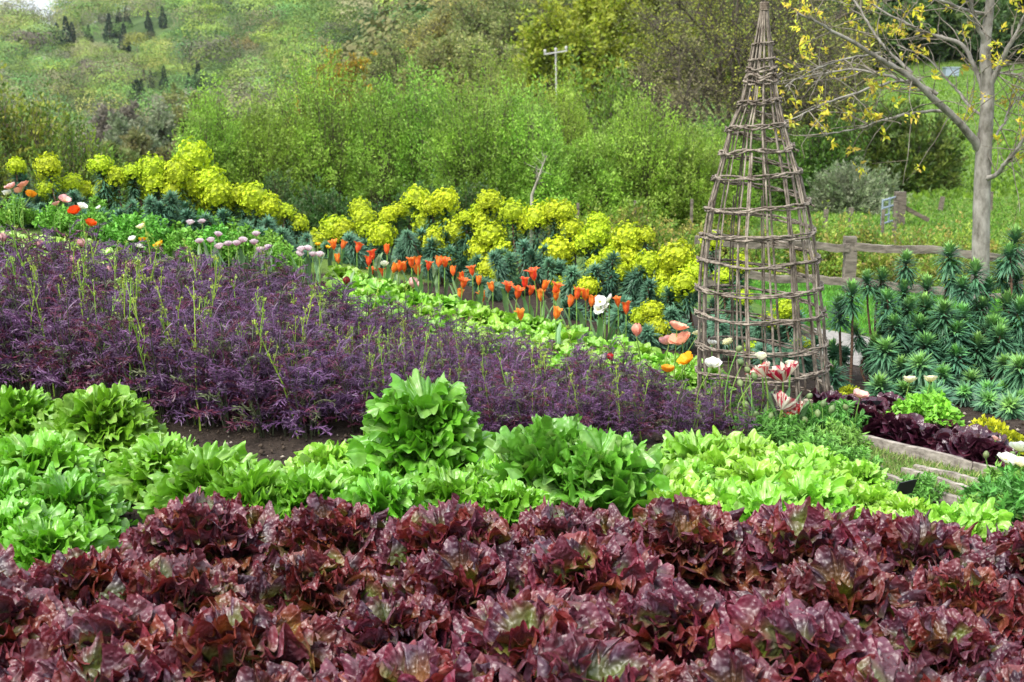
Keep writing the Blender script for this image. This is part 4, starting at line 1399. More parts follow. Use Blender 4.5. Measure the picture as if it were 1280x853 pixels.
single(flower('cream_tulip', 480, 329, 7.1, DBLW, 1.0, .02), 'cream tulip among the orange tulips', 'tulip')
single(flower('pink_tulip', 516, 353, 6.9, TULPINK, 1.2, .03), 'larger pale pink tulip low among the orange tulips', 'tulip', 'pale pink tulips')
single(flower('pink_tulip', 526, 356, 6.85, TULPINK, .8, .03), 'smaller pale pink bud low among the orange tulips', 'tulip', 'pale pink tulips')
single(flower('dark_red_tulip', 432, 352, 6.8, TULDARK, 1.0, .02), 'dark maroon tulip bud above the light green lettuces', 'tulip')
for (px, py), l in zip([(750, 378), (762, 376), (748, 388), (756, 386)], ['left upper', 'right upper', 'left lower', 'right lower']):
    single(flower('white_narcissus', px, py, 6.25, WHITEF, 1.15, .0, face=(.9, .1)), f'white narcissus flower beside the orange tulips, {l} of the cluster', 'narcissus', 'white narcissus cluster')
DB = [(249.8, 302), (263.7, 301), (272, 293.4), (275, 308.6), (285.4, 305.4), (296, 305), (303.4, 300.8), (317.7, 303.5), (325, 312.4), (335, 309.7), (320, 293), (252.7, 277.6), (237.5, 278.6), (374, 317.7), (377, 312), (384.6, 311), (391, 318.7), (399.4, 318.7)]
got = [flower('pink_double_tulip', px, py, 7.25 - (px - 240) * .001 + (.4 if py < 280 else 0), DBL, J(1.05, 1.35), .01, leaves=2) for px, py in DB]
label_row(got, 'pink and white double tulip on a short stem, {n} from the left', 'tulip', 'pink double tulips beside the ferny foliage')
got = [flower('pink_tulip', px, py, 6.15, TULPINK, .85, .03, leaves=1) for px, py in [(3, 297), (49, 305), (90, 325), (103, 303), (136, 338), (164, 333), (188, 338)]]
label_row(got, 'faded pink tulip bud poking out of the purple mizuna, {n} from the left', 'tulip', 'faded pink tulips in the mizuna')
single(flower('yellow_tulip', 397, 306, 7.5, POP['yellow'], .5, .01), 'small yellow flower by the lime euphorbia, left of two', 'flower', 'small yellow flowers')
single(flower('yellow_tulip', 410, 310, 7.5, POP['yellow'], .5, .01), 'small yellow flower by the lime euphorbia, right of two', 'flower', 'small yellow flowers')

# ------------------------------------------------------------------ poppies
for px, py, k, s, lab in [(9, 244, 'white', .9, 'white poppy at the left edge below a pale pink one'), (14, 236, 'pink', 1.0, 'pale pink poppy nearest the left edge'), (30, 234, 'coral', 1.0, 'upper coral poppy above the lime euphorbia foliage'),
                          (25, 241, 'coral', .9, 'lower coral poppy touching the orange one'), (38, 247, 'orange', 1.2, 'wide soft orange poppy right of the coral pair'), (80, 253, 'pink', 1.1, 'large pink poppy above the flame-orange one'),
                          (71, 257, 'pink', .7, 'small pink poppy left of the large pink one'), (101, 261, 'white', 1.05, 'white poppy right above the flame-orange poppy'), (94, 268, 'flame', 1.2, 'flame-orange poppy below the white poppy'),
                          (112, 283, 'flame', 1.05, 'lowest flame-orange poppy over the pale lettuces'), (124, 261, 'white', .5, 'small white poppy standing apart before the ferny foliage'), (177, 286, 'cream', .9, 'cream poppy on top of the trio before the ferny foliage'),
                          (166, 301, 'white', .75, 'white poppy left of the golden one'), (178.5, 302, 'yellow', .75, 'small golden poppy between white ones'), (173, 310, 'white', .85, 'low white poppy under the golden one'),
                          (199, 309, 'yellow', 1.0, 'golden yellow poppy standing alone right of the trio')]:
    e = flower('poppy', px, py, 7.0 if py > 280 else 7.25, POP[k], s * .85, .0, leaves=0, tilt=.45, stemr=.0022, bend=.12)
    single(e, lab, 'poppy', 'poppies at the upper left')
for px, py, k, s, d, lab in [(846, 413, 'coral', 1.15, 5.0, 'top coral poppy of the group left of the obelisk'), (853, 430, 'coral', 1.35, 4.98, 'largest coral poppy left of the obelisk'), (836, 431, 'pink', 1.1, 5.02, 'pale coral poppy at the left of its group'),
                             (860, 454, 'yellow', 1.15, 4.9, 'golden poppy beneath the coral ones'), (835, 466, 'orange', 1.0, 4.85, 'soft orange poppy resting in the mizuna tops'), (891, 460, 'white', 1.1, 4.8, 'white poppy in front of the left foot of the obelisk'),
                             (890, 432, 'white', .8, 5.35, 'white poppy inside the obelisk, left one'), (911, 431, 'cream', .9, 5.4, 'creamy poppy inside the obelisk, right one'), (873, 419, 'cream', .8, 5.4, 'creamy poppy just left behind the obelisk rods'),
                             (1075, 498, 'pink', .95, 4.75, 'nodding pale pink poppy over the dark wine-red lettuces'), (1137, 479, 'cream', 1.0, 5.0, 'cream poppy above the green herb, left of two'), (1163, 478, 'cream', 1.0, 5.0, 'cream poppy above the green herb, right of two'),
                             (1274, 565, 'white', 1.25, 4.15, 'upper white poppy by the right edge'), (1257, 579, 'white', 1.1, 4.1, 'lower white poppy by the right edge'), (1276, 584, 'cream', 1.0, 4.08, 'lowest creamy poppy cut by the right edge'),
                             (1244, 551, 'pink', .5, 4.4, 'tiny pale pink poppy beside the yellow sedum')]:
    e = flower('poppy', px, py, d, POP[k], s * .85, .0, leaves=0, tilt=.5, stemr=.0024, bend=.1)
    single(e, lab, 'poppy', 'poppies around the obelisk')
single(flower('coral_tulip', 796, 414, 5.1, TULCORAL, .85, .03, leaves=1, bend=.02), 'closed coral tulip on a tall dark stem above the mizuna', 'tulip')
single(flower('white_tulip', 753, 449, 5.15, DBLW, .8, .01, leaves=1), 'small white flower above the mizuna, beside a dark red bud', 'tulip')
single(flower('red_tulip', 764, 446, 5.2, TULRED, .65, .03, leaves=1), 'small dark red bud beside a white flower above the mizuna', 'tulip')
for px, py, s, lab in [(957, 465, 1.0, 'red and white parrot tulip against the obelisk, left of four'), (979, 470, 1.3, 'largest red and white parrot tulip before the obelisk'), (977, 506, 1.1, 'red and white parrot tulip below the largest one'), (995, 517, .95, 'lowest red and white parrot tulip, near the right stake')]:
    single(flower('parrot_tulip', px, py, 4.75, PARROT, s * 1.0, .02, leaves=2, tilt=.5), lab, 'tulip', 'parrot tulips at the obelisk')
for px, py, lab in [(951, 447, 'round cream tulip above the parrot tulips, left one'), (988, 457, 'round cream tulip above the parrot tulips, right one')]:
    single(flower('cream_tulip', px, py, 4.85, DBLW, .95, .01, leaves=1), lab, 'tulip', 'round cream tulips at the obelisk')
got = []
for px, py in [(922, 438), (928, 455), (936, 465), (926, 482), (944, 474), (934, 509), (1010, 497), (1028, 508), (1022, 520), (1038, 515), (962, 523), (1008, 528), (1058, 512), (1232, 572), (1262, 570), (945, 520)]:
    p = at(px, py, 4.72 if px < 1100 else 4.15); g = gz(p[0], p[1]); h = max(.05, p[2] - g)
    hs = max(.03, round(h / .03) * .03)
    e = link('poppy_bud', None, None, (p[0], p[1], p[2] - hs))
    link('stem', stem(h, .0022, bend=.12), e); link('bud', BUD, e, (0, 0, hs), (J(-.9, .9), J(-.9, .9), 0), J(1.0, 1.4))
    got.append(e)
label_row(got, 'closed green poppy bud on a thin hairy stalk, {n} from the left', 'poppy bud', 'poppy buds around the obelisk')
got = [put('poppy_foliage', POPLEAF, hit(px, py), s, .1) for px, py, s in [(985, 560, .8), (1020, 582, .8), (1045, 568, .8), (952, 550, .75), (1000, 545, .8), (1068, 592, .6), (1252, 640, .8), (1275, 622, .85), (1232, 660, .7), (930, 535, .8), (1040, 545, .9), (1150, 628, .6), (1272, 655, 1.1)]]
label_row(got, 'low clump of cut green poppy leaves, {n} from the left', 'foliage', 'poppy leaf clumps')
single(put('herb', HERB, hit(1155, 545), 1.1), 'bright green leafy herb behind the dark wine-red lettuces', 'herb')
for px, py, s, lab in [(1232, 560, .8, 'yellow sedum mound behind the dark lettuces, left of the last two'), (1262, 566, .62, 'small yellow sedum mound near the right edge'), (1174, 535, .5, 'yellow sedum mound behind the bright green herb'), (1046, 510, .5, 'yellow sedum tuft at the right foot of the obelisk'), (1062, 500, .45, 'small yellow sedum tuft between obelisk and blue-green euphorbia')]:
    tag(put('sedum', SEDUM, hit(px, py), s, .05), lab, 'sedum', 'yellow sedums')
got = [put('ferny_plant', FERN, on_ground(px, d), s, .08) for px, d, s in [(20, 7.6, .7), (70, 7.5, .7), (118, 7.5, .75), (158, 7.45, .85), (196, 7.45, .9), (232, 7.4, .85), (268, 7.5, .95), (306, 7.5, .9), (338, 7.45, .85), (210, 7.8, .95), (165, 7.8, .9), (120, 7.85, .8), (250, 7.85, .95), (290, 7.8, .9), (355, 7.3, .7)]]
label_row(got, 'bright green ferny clump before the yellow euphorbias, {n} from the left', 'foliage', 'ferny green clumps')


# ------------------------------------------------------------------ euphorbias
def aim(v):
    return Vector(v).to_track_quat('Z', 'Y').to_euler()


def leafy(parent, base, tip, whorls, r):
    """a bare stem from base to tip, its end crowded with leaves of length r"""
    v = np.asarray(tip, float) - np.asarray(base, float)
    L = max(float(np.linalg.norm(v)), .03)
    o = link('stem', STEMS[int(RNG.integers(0, 4))], parent, base, aim(v), (.42, .42, L))
    link('leaf_whorl', whorls[int(RNG.integers(0, len(whorls)))], o, (0, 0, 1), (0, 0, J(0, 6.28)), (r / .42, r / .42, r / L))


HEADS = [(22, 208, 9), (60, 207, 12), (62, 232, 11), (20, 206, 9), (126, 205, 12), (90, 228, 10), (103, 238, 12), (133, 238, 13), (93, 250, 9), (145, 220, 11), (165, 215, 10), (52, 246, 9),
         (166, 227, 10), (190, 210, 14), (195, 227, 14), (222, 215, 14), (242, 194, 17), (215, 236, 12), (186, 241, 11), (240, 229, 14), (262, 226, 15), (271, 241, 16), (250, 247, 13), (228, 256, 14), (267, 259, 11),
         (300, 243, 12), (318, 246, 14), (335, 256, 14), (291, 251, 10), (358, 264, 9), (356, 277, 8), (374, 279, 9), (396, 304, 14),
         (418, 284, 13), (431, 287, 11), (450, 259, 11), (455, 271, 12), (459, 285, 10), (477, 292, 13), (485, 268, 10), (497, 263, 11), (520, 248, 14), (539, 256, 13), (556, 249, 13), (536, 276, 15), (557, 269, 10), (541, 301, 15),
         (569, 289, 14), (549, 291, 12), (583, 272, 10), (600, 263, 12), (612, 250, 15), (606, 276, 14), (613, 293, 15), (600, 311, 14), (628, 312, 14), (641, 263, 15), (656, 276, 12), (672, 269, 14), (691, 263, 13), (704, 263, 12),
         (712, 283, 15), (697, 311, 16), (731, 303, 13), (746, 291, 13), (751, 306, 12), (760, 319, 12), (748, 276, 11), (784, 296, 14), (776, 311, 12), (787, 319, 14), (807, 294, 10), (812, 328, 12), (800, 331, 14), (845, 319, 18),
         (745, 331, 10), (756, 346, 12), (735, 356, 13), (776, 336, 11), (701, 351, 10), (560, 323, 11), (625, 342, 10), (610, 335, 12), (833, 346, 12), (830, 361, 12), (856, 351, 14), (870, 336, 14), (815, 386, 12), (801, 401, 12), (822, 411, 12),
         (812, 396, 13), (850, 372, 12), (925, 330, 12), (930, 371, 10), (985, 386, 12), (960, 401, 10), (941, 451, 10), (1000, 431, 10), (905, 345, 12), (890, 300, 11)]
# plant centres by column; each head belongs to the nearest
CENT = [(22, 0), (75, 0), (130, 0), (185, 0), (232, 0), (268, 0), (325, 0), (366, 0), (396, 40), (430, 0), (470, 0), (530, 0), (562, 0), (610, 0), (618, 60), (660, 0), (700, 0), (740, 0), (745, 60), (785, 0), (815, 70), (845, 0), (930, 40), (975, 60)]


def euph_d(px, py):
    if px < 410: return 8.0
    yl = 262 + (px - 420) * .13
    return 8.2 - (px - 420) / 450 * 1.35 - np.clip((py - yl) / 100, 0, 1) * .5


plants = {}
for (px, py, r) in HEADS:
    yb = 230 if px < 280 else (262 if px < 410 else 275 + (px - 420) * .12)
    k = min(range(len(CENT)), key=lambda i: abs(CENT[i][0] - px) + .8 * abs((yb + CENT[i][1]) - py))
    plants.setdefault(k, []).append((px, py, r))
got = []
for k, hs in sorted(plants.items()):
    pos = []
    for (px, py, r) in hs:
        p = at(px, py, euph_d(px, py) + J(-.08, .08)); g = gz(p[0], p[1])
        p[2] = max(p[2], g + .10); pos.append(p)
    pos = np.array(pos)
    foot = pos.mean(0) + np.array([.05, -.05, 0]); foot[2] = gz(foot[0], foot[1])
    e = link('euphorbia', None, None, foot)
    for p, (px, py, r) in zip(pos, hs):
        R = r * J(1.2, 1.5) / FPX * (p[1] * cp - (p[2] - CAM_H) * sp)
        b = np.array([(p[0] - foot[0]) * .35 + J(-.04, .04), (p[1] - foot[1]) * .35 + J(-.05, .0), -.01])
        tip = p - foot - np.array([0, 0, R * .25])
        leafy(e, b, tip, BRUSH, J(.065, .085))
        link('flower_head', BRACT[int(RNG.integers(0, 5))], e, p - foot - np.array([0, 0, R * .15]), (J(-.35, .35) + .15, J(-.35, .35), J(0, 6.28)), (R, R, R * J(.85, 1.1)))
    hmean = (pos[:, 2] - foot[2]).mean()
    for q in range(7 if len(hs) > 2 else 4):
        t = np.array([J(-.24, .24), J(-.3, .02), hmean * J(.4, .8)])
        b = np.array([t[0] * .5, t[1] * .5, -.01])
        leafy(e, b, t, BRUSH, J(.06, .085))
    got.append(e)
label_row(got, 'lime-yellow euphorbia clump with blue-green foliage, {n} from the left in the band', 'euphorbia', 'yellow euphorbias behind the tulips')

BH = [(1049, 391), (1065, 373), (1084, 359), (1103, 357), (1133, 336), (1187, 327), (1262, 327), (1270, 306), (1159, 366), (1136, 393), (1109, 384), (1157, 391), (1107, 448), (1141, 435), (1171, 428), (1203, 368), (1191, 348), (1219, 348), (1228, 393),
      (1203, 403), (1260, 389), (1272, 357), (1251, 348), (1232, 448), (1273, 421), (1250, 440), (1196, 453), (1177, 451), (1127, 467), (1100, 492), (1150, 467), (1040, 475), (1214, 485), (1255, 499), (1177, 480), (1235, 499), (1275, 470), (1195, 425), (1120, 415), (1240, 420), 
      (1275, 395), (1180, 400), (1215, 430), (1150, 415), (1275, 510), (1235, 370), (1130, 372), (1205, 512), (1235, 522), (1262, 528), (1165, 508), (1130, 500), (1255, 465), (1160, 495)]
BC = [1055, 1100, 1145, 1185, 1220, 1262]
bp = {}
for h in BH:
    bp.setdefault(min(range(6), key=lambda i: abs(BC[i] - h[0])), []).append(h)
got = []
for k, hs in sorted(bp.items()):
    foot = on_ground(BC[k] + (30 if k == 0 else 10), 5.6 + .1 * (k % 2))
    e = link('euphorbia', None, None, foot)
    for (px, py) in hs:
        d = 5.95 - (py - 320) / 180 * .62
        tip = at(px, py - 12, d + J(-.1, .1)) - foot
        tip[2] = max(tip[2], .08)
        b = np.array([tip[0] * .72 + J(-.05, .05), tip[1] * .75 + J(-.05, .05), -.01])
        if False: b[2] = tip[2] - J(.26, .40) if RNG.random() < .6 else b[2]
        leafy(e, b, tip, BARE, J(.070, .098))
    for q in range((2, 3, 12, 12, 12, 12)[k]):
        t = np.array([J(-.17, .17), J(-.1, .35), J(.10, .38) * (.4 if k == 0 else 1)])
        leafy(e, t * [.5, .6, 0], t, BARE, J(.065, .09))
    got.append(e)
label_row(got, 'dark blue-green euphorbia with whorled leafy heads on bare stems, {n} from the left', 'euphorbia', 'blue-green euphorbias right of the obelisk')
# ------------------------------------------------------------------ oak rail fence
FD = 10.6
fe = link('rail_fence', None, None, on_ground(1063, FD))
F0 = np.array(fe.location)
tag(fe, 'weathered oak post and rail fence behind the obelisk and euphorbias', 'fence')


def fence_pt(px, py):
    return at(px, py, FD) - F0


for px, yt, yb in [(893, 288, 385), (1063, 296, 385), (1272, 312, 400)]:
    mb = MB(); a, b = fence_pt(px - 4, yb), fence_pt(px, yt)
    rough_bar(mb, a + [0, 0, -.2], b, .092, .085, (1, 1, 1), n=10, jit=.05, wob=.003)
    link('post', mb.mesh('post', M_RAIL, smooth=False), fe)
for a, b in [((868, 300), (890, 301)), ((896, 302), (1060, 309)), ((1066, 308), (1270, 322)), ((868, 342), (890, 343)), ((896, 343), (1060, 351)), ((1066, 350), (1268, 372)), ((1275, 322), (1420, 334))]:
    mb = MB(); rough_bar(mb, fence_pt(*a) + [0, -.03, 0], fence_pt(*b) + [0, -.03, 0], .045, .062, (1, 1, 1), n=22, jit=.08, wob=.005)
    link('rail', mb.mesh('rail', M_RAIL, smooth=False), fe)


def stake_post(px, py, d, lab, w_=.07, lean=0.0):
    g = on_ground(px, d); t = at(px, py, d)
    mb = MB(); rough_bar(mb, (0, 0, -.1), (lean, 0, max(.2, t[2] - g[2])), w_ * .75, w_ * .75, (.8, .78, .75), n=6, jit=.05)
    tag(link('fence_stake', mb.mesh('fence_stake', M_RAIL, smooth=False), None, g), lab, 'stake', 'wire fence stakes beyond the garden')


stake_post(722, 254, 16.5, 'short wire fence stake before the sallow hedge, left of the pair', .045)
stake_post(793, 251, 16.5, 'short wire fence stake before the sallow hedge, right of the pair', .045)
stake_post(863, 249, 16.5, 'short wire fence stake just left of the obelisk rods', .045)
stake_post(1030, 262, 17, 'wire fence stake close to the right of the obelisk')
stake_post(1061, 260, 17, 'wire fence stake left of the metal gate')
stake_post(1101, 262, 17, 'taller stake standing before the metal gate', .05)
stake_post(1116, 252, 17, 'stake touching the right end of the metal gate', .06)
stake_post(1174, 246, 30, 'leaning stake in the meadow right of the gate post', .12, .06)
stake_post(1237, 240, 30, 'stake in the meadow behind the pale tree trunk', .12)
# gate and its post
GD_ = 26.0
gp = on_ground(1123, GD_)
e = link('gate_post', None, None, gp)
tag(e, 'stout wooden gate post with a slanting brace beside the meadow', 'post')
ht = at(1123, 240, GD_)[2] - gp[2]
mb = MB(); rough_bar(mb, (0, 0, -.2), (0, 0, ht), .2, .2, (.75, .72, .7), n=8, jit=.04); link('post', mb.mesh('post', M_RAIL, smooth=False), e)
mb = MB(); rough_bar(mb, (.08, 0, ht * .55), (.62, .05, .1), .08, .08, (.8, .75, .7), n=8, jit=.05); link('brace', mb.mesh('brace', M_RAIL, smooth=False), e)
g0 = on_ground(1119, GD_)
e = link('metal_gate', None, None, g0)
tag(e, 'blue-grey five-barred metal field gate standing half open', 'gate')
top = at(1119, 246, GD_)[2] - g0[2]; bot = top - .62
dirx = np.array([-.52, -.8, 0])
for k in range(5):
    z = bot + (top - bot) * k / 4
    mb = MB(); tube(mb, [[0, 0, z], [dirx[0], dirx[1] * 1.0, z - .01]], .018, 6, (1, 1, 1)); link('bar', mb.mesh('bar', M_METAL), e)
for s in (0.02, .5, .98):
    mb = MB(); tube(mb, [[dirx[0] * s, dirx[1] * s, bot - .03], [dirx[0] * s, dirx[1] * s, top + .02]], .02, 6, (1, 1, 1)); link('upright', mb.mesh('upright', M_METAL), e)
# field tank far up the meadow
p = on_ground(1188, 98)
mb = MB(); box(mb, (-.5, -.4, 0), (.5, .4, .62), (1, 1, 1)); box(mb, (-.55, -.45, .62), (.55, .45, .7), (.8, .8, .8))
tag(link('water_tank', mb.mesh('water_tank', M_METAL, smooth=False), None, p), 'small blue-grey water tank at the top of the meadow', 'tank')
# utility pole
pp = on_ground(697, 46); ht = at(694, 66, 46)[2] - pp[2]
e = link('utility_pole', None, None, pp)
tag(e, 'slim grey utility pole with a crossarm above the sallow hedge', 'pole')
mb = MB(); tube(mb, [[0, 0, -.5], [-.04, 0, ht * .5], [-.1, 0, ht + .1]], [.045, .04, .034], 10, (.2, .21, .24)); link('pole', mb.mesh('pole', M_POLE), e)
mb = MB(); rough_bar(mb, (-.52, -.12, ht - .06), (.30, -.12, ht + .06), .045, .045, (.2, .21, .24), n=4, jit=.02); link('crossarm', mb.mesh('crossarm', M_POLE, smooth=False), e)
for x in (-.48, -.1, .26):
    mb = MB(); zz = ht + .0 + (x + .1) * .15
    tube(mb, [[x, -.12, zz + .02], [x, -.12, zz + .09], [x, -.12, zz + .13], [x, -.12, zz + .17]], [.02, .05, .05, .02], 8, (.5, .55, .6)); link('insulator', mb.mesh('insulator', M_POLE), e)

# ------------------------------------------------------------------ pale young tree on the right
TY = 8.6
T0 = on_ground(1225, TY)
tr = link('young_tree', None, None, T0)
tag(tr, 'pale barked young tree with bare twigs and small yellow leaves, right side', 'tree')
rng = np.random.default_rng(77)


def tp(px, py, dy=0.0):
    return at(px, py, TY + dy) - T0


def smooth(pts, n):
    pts = np.array(pts); s = np.linspace(0, len(pts) - 1, n)
    q = np.stack([np.interp(s, np.arange(len(pts)), pts[:, k]) for k in range(3)], 1)
    for _ in range(3): q[1:-1] = (q[:-2] + 2 * q[1:-1] + q[2:]) / 4
    return q


trunk = [tp(1225, 380), tp(1226, 330), tp(1227, 250), tp(1229, 200), tp(1233, 150), tp(1236, 110), tp(1230, 70), tp(1236, 20), tp(1242, -40), tp(1246, -110)]
trunk[0][2] = -.15
mb = MB(); tube(mb, smooth(trunk, 34), np.interp(np.linspace(0, 9, 34), [0, 1, 2, 3, 4, 5, 6, 7, 9], [.064, .058, .056, .054, .046, .042, .036, .030, .012]), 14, (1, 1, 1), bump=.03)
LIMBS = [([(1222, 185), (1212, 168), (1190, 140), (1168, 115), (1140, 92), (1110, 72), (1075, 50), (1035, 30), (1000, 15)], .030, -.5),
         ([(1172, 118), (1140, 105), (1110, 98), (1075, 88), (1040, 92), (1005, 100)], .014, .3),
         ([(1150, 100), (1110, 103), (1070, 118), (1030, 132), (985, 150)], .011, -.5),
         ([(1190, 140), (1150, 140), (1110, 152), (1070, 162), (1030, 168)], .012, -.3),
         ([(1232, 140), (1222, 90), (1205, 55), (1180, 45), (1150, 38), (1110, 20), (1080, -10)], .020, .3),
         ([(1234, 120), (1250, 80), (1268, 50), (1290, 10), (1310, -40)], .022, -.3),
         ([(1232, 60), (1222, 30), (1212, 0), (1200, -50)], .018, -.2),
         ([(1228, 225), (1248, 218), (1262, 200), (1285, 165), (1310, 130)], .020, -.5),
         ([(1232, 150), (1210, 130), (1195, 110), (1165, 75), (1120, 62)], .011, .4),
         ([(1235, 90), (1262, 92), (1290, 100), (1320, 95)], .010, .3),
         ([(1140, 92), (1110, 60), (1085, 30), (1065, 0), (1050, -30)], .012, .4),
         ([(1100, 66), (1060, 70), (1020, 85), (985, 110)], .008, -.3),
         ([(1236, 20), (1180, 5), (1120, -5), (1070, -20)], .014, -.4),
         ([(1236, 180), (1255, 150), (1270, 130), (1290, 120)], .009, .4)]
src = []
for pts, r0, dep in LIMBS:
    q = smooth([tp(x, y, dep * (k / (len(pts) - 1))) for k, (x, y) in enumerate(pts)], 26)
    q[1:] += np.cumsum(rng.normal(0, .004, (25, 3)), 0)
    tube(mb, q, np.linspace(r0, max(.004, r0 * .22), 26), 8, (1, 1, 1), bump=.03)
    src.append(q)
link('trunk', mb.mesh('trunk', M_BARK), tr)
mb = MB(); lb = MB()
C, D, L = [], [], []
for q, (pts, r0, dep) in zip(src, LIMBS):
    n = int(14 + r0 * 700)
    for k in range(n):
        i = rng.integers(4, 26)
        d0 = norm((q[i] - q[i - 1])[None])[0]
        dd = norm((d0 * .6 + rng.normal(0, .6, 3))[None])[0]
        l = rng.uniform(.12, .5) * (1.15 - i / 40)
        droop = rng.uniform(-.5, .5)
        c = [q[i]]
        for s in range(6):
            dd = norm((dd + rng.normal(0, .12, 3) + np.array([0, 0, droop * .12]))[None])[0]; c.append(c[-1] + dd * l / 6)
        c = np.array(c); tube(mb, c, np.linspace(.0042, .0018, 7), 4, (.85, .8, .75), cap=False)
        for s in range(int(rng.integers(0, 3))):
            j = rng.integers(2, 7); d2 = norm((dd * .6 + rng.normal(0, .6, 3))[None])[0]; e2 = c[j] + d2 * l * rng.uniform(.2, .5)
            segs(mb, [c[j]], [e2], .0022, .0013, 3, (.8, .72, .62))
            if rng.random() < .22:
                for w_ in range(9): C.append(e2 + rng.normal(0, .012, 3)); D.append(norm((d2 * .6 + rng.normal(0, .6, 3))[None])[0]); L.append(rng.uniform(.022, .05))
        if rng.random() < .30:
            for w_ in range(14): C.append(c[-1] + rng.normal(0, .016, 3)); D.append(norm((dd * .5 + rng.normal(0, .6, 3))[None])[0]); L.append(rng.uniform(.025, .055))
link('twigs', mb.mesh('twigs', M_BARK), tr)
D = np.array(D); L = np.array(L)
cc = np.array([(.55, .55, .03), (.45, .52, .05), (.58, .50, .04), (.45, .34, .06)])[rng.integers(0, 4, len(L))]
diamonds(lb, np.array(C), D, side_of(D, rng), L, L * .45, cc, fold=.2)
link('leaves', lb.mesh('leaves', M_LEAF, smooth=False), tr)


# ------------------------------------------------------------------ shrubs, hedges
def shrub_at(name, px, ytop, wpx, d, seed, nshoot, per, leaf, cols, lab, cat='shrub', group=None, dp=None, **kw):
    g = on_ground(px, d)
    h = (at(px, ytop, d)[2] - g[2]) * kw.pop('hs', 1.12)
    w_ = wpx / FPX * d * 1.12
    lm, tm = shrub_meshes(seed, w_, dp or w_ * .8, h, nshoot, per, leaf, cols, **kw)
    e = link(name, None, None, g)
    link('stems', tm, e); link('crown', lm, e)
    return tag(e, lab, cat, group)


SAL = [(.21, .36, .04), (.25, .42, .045), (.17, .31, .035), (.29, .44, .07)]
SALP = [(.24, .36, .04), (.20, .33, .03), (.28, .38, .06)]
sal = [(262, 112, 130, 23.5, SAL), (330, 82, 170, 24, SAL), (410, 88, 160, 24, SAL), (485, 98, 150, 23.5, SAL), (545, 120, 130, 23, SAL), (600, 140, 130, 22, SAL), (668, 138, 140, 22, SAL), (735, 150, 130, 22, SAL), (800, 158, 120, 22, SAL),
       (855, 178, 100, 22, SALP), (640, 82, 170, 28, SALP), (890, 168, 90, 25, SALP), (704, 102, 110, 28, SALP)]
got = []
for k, (px, yt, wp, d, cs) in enumerate(sal):
    got.append(shrub_at('sallow_bush', px, yt, wp, d, 1000 + k, 700, 66, .058, cs, None, up=.55, spray=.12, twr=.014, start=.45, lw=.45, dp=2.8, fill=.62, hs=1.12))
label_row(got, 'fresh green upright sallow bush in the hedge beyond the garden, {n} from the left', 'bush', 'sallow bushes in the hedge')

HAW = [(.12, .20, .03), (.20, .25, .03), (.09, .15, .03), (.26, .28, .04)]
shrub_at('hawthorn_bush', 28, 96, 210, 13, 1100, 800, 30, .055, HAW, 'twiggy grey-brown hawthorn bush with sparse yellow-green leaves, upper left', 'bush', twigc=(.75, .65, .6), up=.4, spray=.09, twr=.009, start=.2, fill=.45, lw=.6)
shrub_at('hawthorn_bush', 105, 176, 120, 12, 1101, 600, 34, .045, [(.14, .24, .03), (.22, .30, .03), (.10, .17, .03)], 'lower leafy hawthorn bush behind the leftmost euphorbias', 'bush', up=.4, spray=.05, twr=.008, start=.2)
shrub_at('hawthorn_bush', -30, 150, 120, 12, 1102, 500, 30, .045, HAW, 'dark hawthorn bush cut by the left edge', 'bush', up=.4, spray=.05, twr=.008)
DK = [(.045, .10, .02), (.06, .13, .025), (.09, .14, .03)]
for px, yt, wp, d, lab in [(415, 240, 110, 11.5, 'dense dark clipped hedge bush left behind the yellow euphorbias'), (500, 236, 130, 11.8, 'dense dark clipped hedge bush at the middle behind the yellow euphorbias'), (585, 240, 100, 12.0, 'dense dark clipped hedge bush ending behind the yellow euphorbias'), (340, 235, 90, 12.5, 'small dark hedge bush under the first sallow')]:
    shrub_at('clipped_bush', px, yt, wp, d, 1120 + int(px), 520, 26, .035, DK, lab, 'bush', 'dark clipped hedge bushes', up=.3, spray=.04, twr=.006, start=.35, fill=.6, dp=.8, lw=.6)
LOW = [(.22, .34, .04), (.28, .36, .05), (.16, .28, .04), (.34, .30, .07)]
got = []
for k, (px, yt, wp, d) in enumerate([(690, 268, 90, 13), (745, 264, 90, 13), (800, 266, 90, 13), (850, 268, 90, 13.2), (905, 272, 90, 13.3), (958, 276, 90, 13.4), (1010, 272, 90, 13.4), (1050, 262, 90, 13.6), (1095, 285, 90, 13.2), (1140, 292, 90, 13), (1185, 296, 90, 12.8), (1235, 300, 90, 12.8), (1285, 296, 90, 12.8), (1030, 300, 70, 12.2), (1110, 305, 80, 12.0), (1180, 315, 80, 12.0), (940, 300, 80, 12.0), (860, 300, 80, 12), (1250, 318, 80, 12.0)]):
    got.append(shrub_at('low_hedge_bush', px, yt, wp, d, 1200 + k, 260, 22, .042, LOW, None, up=.4, spray=.06, twr=.005, start=.3, fill=.35, dp=.8, lw=.55))
label_row(got, 'low loose yellow-green hedge bush behind the rail fence, {n} from the left', 'bush', 'low hedge bushes behind the rail fence')
shrub_at('willow_bush', 1062, 204, 110, 30, 1300, 600, 26, .10, [(.26, .32, .16), (.20, .28, .12), (.32, .36, .22)], 'silvery grey-green willow bush left of the metal gate', 'bush', up=.5, spray=.08, twr=.012, lw=.35)
shrub_at('hawthorn_bush', 1118, 142, 170, 38, 1301, 800, 34, .15, [(.07, .14, .02), (.10, .18, .03), (.14, .20, .03)], 'dark spreading hawthorn standing in the meadow above the gate', 'bush', up=.3, spray=.14, twr=.02, lw=.55)
